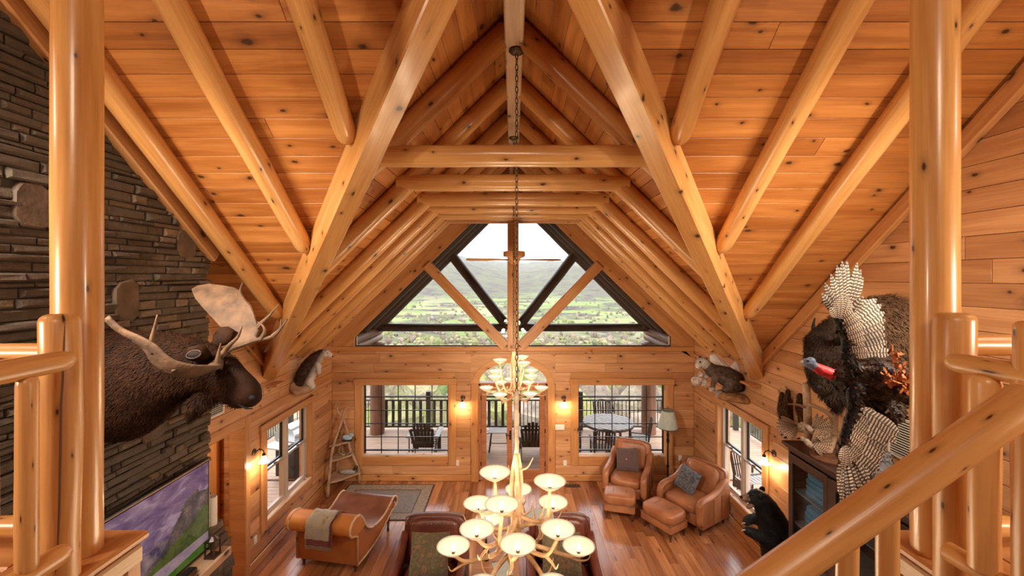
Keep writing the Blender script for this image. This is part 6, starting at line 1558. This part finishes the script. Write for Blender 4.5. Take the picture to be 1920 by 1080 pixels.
for c_ in tw:
    m = MB(); pts = antler_tube(m, c_, 0.006, 0.002, 12, 5); m.obj('twig', 'brown_log', sp_, off=o2)
    for p_ in pts[4:]:
        for _ in range(4):
            l = link('oak_leaf', lm_, None, sp_); l.location = p_-o2+Vector((r2.uniform(-.02, .02), r2.uniform(-.03, .0), r2.uniform(-.02, .02))); l.rotation_euler = (r2.uniform(0, 6), r2.uniform(0, 6), r2.uniform(0, 6))
m = MB(); m.tube([P(1680, 725, YT_), Vector((2.36, 2.3, P(1680, 725, YT_).z-.2)), Vector((2.30, 2.085, LFZ-0.25))], 0.012, 8); m.obj('mount_rod', 'black_metal', tk, off=o_)
# ---------------- badger on the left wall
fur_mat('badger_coat', (0.022, 0.014, 0.012), (0.11, 0.06, 0.045), 14, belly=((0.62, 0.55, 0.50), (0.89, -0.45), 0.04, 0.12))
BK = lambda x, y, Y=7.6: (530+x/9.82, 640+y/9.82, Y)
ba = thing('badger_mount', 'crouching badger mount with pale belly on a wooden perch, left wall corner', 'mounted animal', P(565, 728, 7.6)); o_ = ba.location
m = MB(); chain(m, [(*BK(370, 770), .15), (*BK(430, 610), .165), (*BK(520, 440), .15), (*BK(620, 300), .11), (*BK(720, 225), .078), (*BK(820, 222), .062), (*BK(885, 255), .036), (*BK(915, 278), .02)], 14)
for s in (-1, 1): chain(m, [(*BK(600, 400, 7.6+s*.06), .06), (*BK(670, 480, 7.6+s*.07), .035), (*BK(665, 560, 7.6+s*.07), .036)], 10); chain(m, [(*BK(480, 700, 7.6+s*.10), .09), (*BK(530, 800, 7.6+s*.1), .05), (*BK(565, 835, 7.6+s*.1), .04)], 10)
sk = fused('badger_body', m, 0.014, 'badger_coat', ba, o_, 4, -3.88); coat(sk, 6000, 0.04, 0.0024, (-0.5, 0, -0.8), 'badger_coat', seed=21, lift=0.35)
MB().ball(P(*BK(915, 276)), 0.018).obj('nose', 'nose_black', ba, off=o_); MB().ball(P(*BK(830, 215, 7.54)), 0.010).obj('eye', 'glass_eye', ba, off=o_)
for s in (-1, 1): MB().ball(P(*BK(745, 185, 7.6+s*.06)), (.025, .012, .025)).obj('ear', 'badger_coat', ba, off=o_)
m = MB(); chain(m, [(*BK(250, 800, 7.62), .20, .12), (*BK(360, 880, 7.6), .22, .11), (*BK(480, 860, 7.58), .16, .09), (*BK(545, 850, 7.56), .08, .06)], 12); fused('perch', m, 0.02, 'drift_wood', ba, o_, 2, -3.885)
# ---------------- fisher-like animal on a ledge, right wall
fur_mat('groundhog_coat', (0.05, 0.030, 0.022), (0.21, 0.15, 0.12), 16, belly=((0.05, 0.022, 0.015), (1, 0), -0.02, 0.16))
fur_mat('tail_dark', (0.018, 0.009, 0.007), (0.05, 0.024, 0.018), 20); plain('bark_ledge', (0.30, 0.15, 0.06), 0.8, 0, 0.5, 14, 0.8, 30); plain('rock_ledge', (0.36, 0.27, 0.23), 0.8, 0, 0.4, 18, 0.8, 30)
GK = lambda x, y, Y=7.25: (1280+x/7.71, 640+y/7.71, Y)
gr = thing('furry_animal_mount', 'brown animal mount with thick dark tail on a bark ledge, right wall', 'mounted animal', P(1372, 735, 7.2)); o_ = gr.location
m = MB(); chain(m, [(*GK(800, 650), .13), (*GK(730, 570), .17), (*GK(620, 500), .165), (*GK(500, 450), .13), (*GK(410, 410), .105), (*GK(345, 350), .085)], 14)
for s in (-1, 1): chain(m, [(*GK(700, 600, 7.25+s*.08), .10), (*GK(640, 680, 7.22+s*.1), .06), (*GK(600, 700, 7.2+s*.1), .04)], 10); chain(m, [(*GK(470, 480, 7.25+s*.06), .07), (*GK(450, 580, 7.22+s*.07), .035), (*GK(430, 640, 7.2+s*.07), .03)], 10)
sk = fused('mount_body', m, 0.014, 'groundhog_coat', gr, o_, 4, 3.88); coat(sk, 6000, 0.04, 0.0024, (0.7, -0.2, -0.5), 'groundhog_coat', seed=22, lift=0.35)
m = MB(); chain(m, [(*GK(350, 350), .085), (*GK(300, 300), .09), (*GK(255, 300), .075), (*GK(225, 345), .05), (*GK(215, 385), .03)], 12); hd = fused('head', m, 0.012, 'pale_face', gr, o_); coat(hd, 2200, 0.025, 0.002, (0.6, 0, 0.3), 'pale_face', seed=23)
for x, y, Y in ((340, 255, 7.2), (250, 235, 7.32)): MB().ball(P(*GK(x, y, Y)), (.028, .014, .032)).obj('ear', 'groundhog_coat', gr, off=o_, sm=True)
MB().ball(P(*GK(255, 300, 7.19)), (.022, .012, .014)).obj('eye_patch', 'tail_dark', gr, off=o_); MB().ball(P(*GK(214, 392, 7.25)), 0.014).obj('nose', 'nose_black', gr, off=o_)
m = MB(); chain(m, [(*GK(850, 640, 7.25), .07), (*GK(930, 690, 7.22), .055), (*GK(1000, 770, 7.18), .06), (*GK(1055, 860, 7.14), .045)], 12); tl = fused('tail', m, 0.012, 'tail_dark', gr, o_); coat(tl, 2200, 0.045, 0.0024, (0.6, 0, -0.6), 'tail_dark', seed=24)
m = MB(); chain(m, [(*GK(560, 790, 7.25), .10, .07), (*GK(700, 800, 7.22), .16, .085), (*GK(850, 830, 7.18), .17, .08), (*GK(1000, 860, 7.1), .12, .06)], 12); fused('bark_ledge', m, 0.02, 'bark_ledge', gr, o_, 1, 3.885)
for x, y, r in ((200, 570, .09), (310, 600, .075), (260, 480, .05), (430, 690, .06), (540, 770, .09), (340, 500, .05)): m = MB(); m.ball(P(*GK(x, y, 7.3)), (r, r, r*.9), 8, 6); mk('rock', [Vector(v)+Vector((rnd.uniform(-.015, .015), 0, rnd.uniform(-.015, .015))) for v in m.v], m.f, 'rock_ledge', gr, off=o_)
plain('slab_white', (0.85, 0.85, 0.84), 0.8, 0, 0.05, 8, 0.3, 30)
m = MB(); solid_poly(m, [P(*GK(x, y, Y)) for x, y, Y in ((400, 200, 7.62), (470, 190, 7.6), (690, 380, 7.52), (760, 290, 7.48), (860, 350, 7.38), (990, 540, 7.22), (985, 680, 7.2), (820, 690, 7.32), (600, 640, 7.48), (400, 420, 7.62))], Vector((-0.95, -0.3, 0.1)).normalized(), 0.05); m.obj('white_slab', 'slab_white', gr, off=o_)  # irregular white slab behind the animal, by the wall
# ---------------- bear standing by the right wall
fur_mat('bear_coat', (0.006, 0.006, 0.007), (0.022, 0.020, 0.022), 9, 0.5); plain('bear_muzzle', (0.17, 0.08, 0.045), 0.6, 0, 0.2); plain('claw', (0.35, 0.28, 0.2), 0.4)
UK = lambda x, y, Y=6.0: (1370+x/5.684, 890+y/5.684, Y-.12)
be = thing('black_bear', 'standing black bear mount with raised paws against the right wall', 'mounted animal', (3.42, 5.88, 0.0)); o_ = be.location
m = MB(); chain(m, [(*UK(520, 1000, 6.0), .20), (*UK(520, 880), .22), (*UK(510, 740), .23), (*UK(480, 600), .215), (*UK(430, 460), .175), (*UK(375, 350), .15), (*UK(320, 270), .125), (*UK(270, 240), .115), (*UK(230, 235), .085)], 16)
chain(m, [(*UK(250, 235), .09), (*UK(200, 248), .062), (*UK(160, 255), .05)], 12)
for s, a in ((-1, [(470, 700), (400, 700), (300, 650), (200, 605), (165, 590)]), (1, [(430, 500), (360, 500), (280, 470), (200, 470), (165, 510)])):
    chain(m, [(*UK(x, y, 6.0+s*.16), r) for (x, y), r in zip(a, (.11, .10, .075, .06, .055))], 12)
for s in (-1, 1): chain(m, [(*UK(555, 1010, 6.0+s*.13), .16), (*UK(545, 1150, 6.0+s*.15), .11), (*UK(530, 1215, 6.0+s*.15), .085)], 12); 
sk = fused('bear_body', m, 0.018, 'bear_coat', be, o_, 4, 3.80); coat(sk, 12000, 0.04, 0.0024, (0.3, 0, -0.9), 'bear_coat', seed=31, lift=0.35, keep=lambda x, y, z: x > -0.24 or z < 1.0)
m = MB(); chain(m, [(*UK(185, 250), .058), (*UK(150, 252), .048), (*UK(125, 250), .036)], 12); m.obj('muzzle', 'bear_muzzle', be, off=o_, sm=True)
MB().ball(P(*UK(112, 238)), (.022, .026, .018)).obj('nose', 'nose_black', be, off=o_); m = MB(); chain(m, [(*UK(235, 310), .04), (*UK(200, 338), .032), (*UK(180, 348), .024)], 10); m.obj('jaw', 'bear_muzzle', be, off=o_, sm=True)
for x, y, Y in ((335, 158, 6.10), (330, 228, 5.88)): MB().ball(P(*UK(x, y, Y)), (.045, .022, .045)).obj('ear', 'bear_coat', be, off=o_, sm=True)
MB().ball(P(*UK(230, 215, 5.915)), 0.011).obj('eye', 'glass_eye', be, off=o_)
for s, (x, y) in ((-1, (155, 590)), (1, (155, 515))):
    for k in range(5): p0 = P(*UK(x, y, 6.0+s*.16+(k-2)*.022)); MB().tube([p0, p0+Vector((-.035, 0, .0)), p0+Vector((-.055, 0, -.022))], [.010, .008, .002], 6).obj('claw', 'claw', be, off=o_, sm=True)
MB().lathe([(0, 0), (0.34, 0), (0.34, 0.035), (0.31, 0.05), (0, 0.05)], c=(3.50, 5.88, 0), n=28).obj('plinth', 'espresso_wood', be, off=o_)
# ---------------- game birds on the cabinet
barred('grouse_feather', (0.16, 0.085, 0.05), (0.46, 0.32, 0.22), 300, 0.6); fur_mat('grouse_body', (0.20, 0.12, 0.08), (0.50, 0.40, 0.32), 30)
CT = ct+0.018
gm = thing('grouse_mount', 'pair of flying grouse on driftwood standing on the cabinet top', 'mounted animal', (3.62, 4.98, CT)); o_ = gm.location
m = MB(); m.lathe([(0, 0), (0.20, 0), (0.21, 0.02), (0.16, 0.05), (0, 0.055)], c=(3.62, 4.85, CT), n=20); m.obj('plinth', 'brown_log', gm, off=o_)
GB = lambda x, y, Y=4.95: P(1440+x/4, 690+y/4, Y)
for c_, r0, r1 in (([(3.62, 4.9, CT+.03), GB(500, 500), GB(470, 360), GB(380, 300), GB(300, 270)], .035, .02), ([GB(490, 500), GB(500, 330), GB(490, 230)], .04, .035), ([GB(300, 520, 5.0), GB(295, 300, 5.0), GB(285, 115, 5.0)], .045, .04), ([GB(430, 520), GB(480, 500), GB(460, 440), GB(400, 465)], .012, .004), ([GB(290, 300, 5.0), GB(220, 275), GB(150, 270)], .02, .006)):
    m = MB(); antler_tube(m, c_, r0, r1, 16); m.obj('driftwood', 'drift_wood', gm, off=o_, sm=True)
m = MB(); m.tube([(3.62, 5.0, CT), GB(300, 540, 5.0), GB(300, 500, 5.0)], .03, 8); m.obj('driftwood', 'drift_wood', gm, off=o_)
for bx, by, fx, fy, sg in ((330, 450, 415, 400, 1), (330, 560, 420, 540, 1), (220, 430, 170, 400, -1)):
    m = MB(); c0 = GB(bx, by, 4.9); chain(m, [(1440+(bx-60)/4, 690+(by-20)/4, 4.9, .02), (1440+(bx-20)/4, 690+by/4, 4.9, .05), (1440+(bx+20)/4, 690+(by+20)/4, 4.9, .055), (1440+(bx+55)/4, 690+(by+45)/4, 4.9, .02)], 10); m.ball(GB(bx-75, by-30, 4.9), .028); fused('bird_body', m, 0.01, 'grouse_body', gm, o_, 2)
    for k in range(9):
        an = math.radians(-75+k*17) if sg > 0 else math.radians(105+k*14)
        feather('wing_feather', GB(bx, by, 4.86), GB(bx, by, 4.80)+Vector((math.cos(an)*.24, 0, -math.sin(an)*.17)), 0.05, 'grouse_feather', gm, o_)
    MB().tube([GB(bx-95, by-32, 4.9), GB(bx-118, by-28, 4.9)], [.012, .002], 6).obj('beak', 'nose_black', gm, off=o_)
pb = thing('pelt_bundle', 'bundle of hanging brown pelts on the right wall beside the cabinet', 'pelt', (3.88, 5.48, 2.95)); o_ = pb.location
for k, (x, y0, y1) in enumerate(((105, 190, 500), (150, 170, 480), (130, 230, 520), (240, 200, 430))):
    Yk = 3.82*F/(1440+x/4-VX); m = MB(); chain(m, [(1440+x/4, 690+y0/4, Yk, .03), (1440+x/4-2, 690+(y0*.6+y1*.4)/4, Yk, .055, .03), (1440+x/4+2, 690+(y0*.3+y1*.7)/4, Yk, .045, .03), (1440+x/4, 690+y1/4, Yk, .02)], 10); q = m.obj('pelt', 'moose_face', pb, off=o_, sm=True)
    coat(q, 500, .04, .003, (0, 0, -1), 'bison_wool', seed=40+k)
Yk = 3.86*F/(1440+170/4-VX); m = MB(); antler_tube(m, [P(1462, 728, Yk+.1), P(1480, 738, Yk), P(1504, 750, Yk-.12)], .016, .012, 10); m.obj('hanging_branch', 'drift_wood', pb, off=o_, sm=True)
qb = thing('quail_mount', 'small grey game bird mount standing on the cabinet top by the post', 'mounted animal', (3.60, 4.16, CT)); o_ = qb.location
fur_mat('quail_coat', (0.07, 0.07, 0.085), (0.28, 0.26, 0.26), 30)
m = MB(); cz = CT; m.tube(curve_pts([(3.45, 4.02, cz+.20), (3.52, 4.08, cz+.17), (3.62, 4.16, cz+.16), (3.70, 4.24, cz+.19), (3.73, 4.27, cz+.27), (3.72, 4.26, cz+.31)], 15), [.02, .03, .05, .075, .095, .105, .105, .10, .09, .075, .06, .05, .045, .045, .045, .03][:16], 12); sk = fused('bird_body', m, 0.012, 'quail_coat', qb, o_); coat(sk, 700, .04, .010, (-0.6, -0.6, -0.2), 'quail_coat', seed=50, lift=.2, taper=.5)
for s in (-1, 1): MB().tube([(3.62+s*.03, 4.16, cz+.08), (3.61+s*.03, 4.16, cz)], .007, 6).obj('leg', 'antler_grey', qb, off=o_)
MB().box((3.61, 4.16, cz+.005), (.16, .12, .01)).obj('foot_board', 'brown_log', qb, off=o_)
v = thing('vent_grille', 'louvred return-air grille on the right wall above the cabinet', 'vent', (XW-0.001, 4.22, 2.78))
MB().box((-.008, 0, .2), (.015, .40, .02)).box((-.008, 0, -.2), (.015, .40, .02)).box((-.008, .19, 0), (.015, .02, .38)).box((-.008, -.19, 0), (.015, .02, .38)).obj('grille_frame', 'plastic_white', v); MB().box((-.003, 0, 0), (.004, .36, .38)).obj('grille_back', 'black_metal', v)
for i in range(15): MB().box((-.009, 0, -.178+i*.0255), (.012, .36, .008)).obj('louvre', 'plastic_white', v)
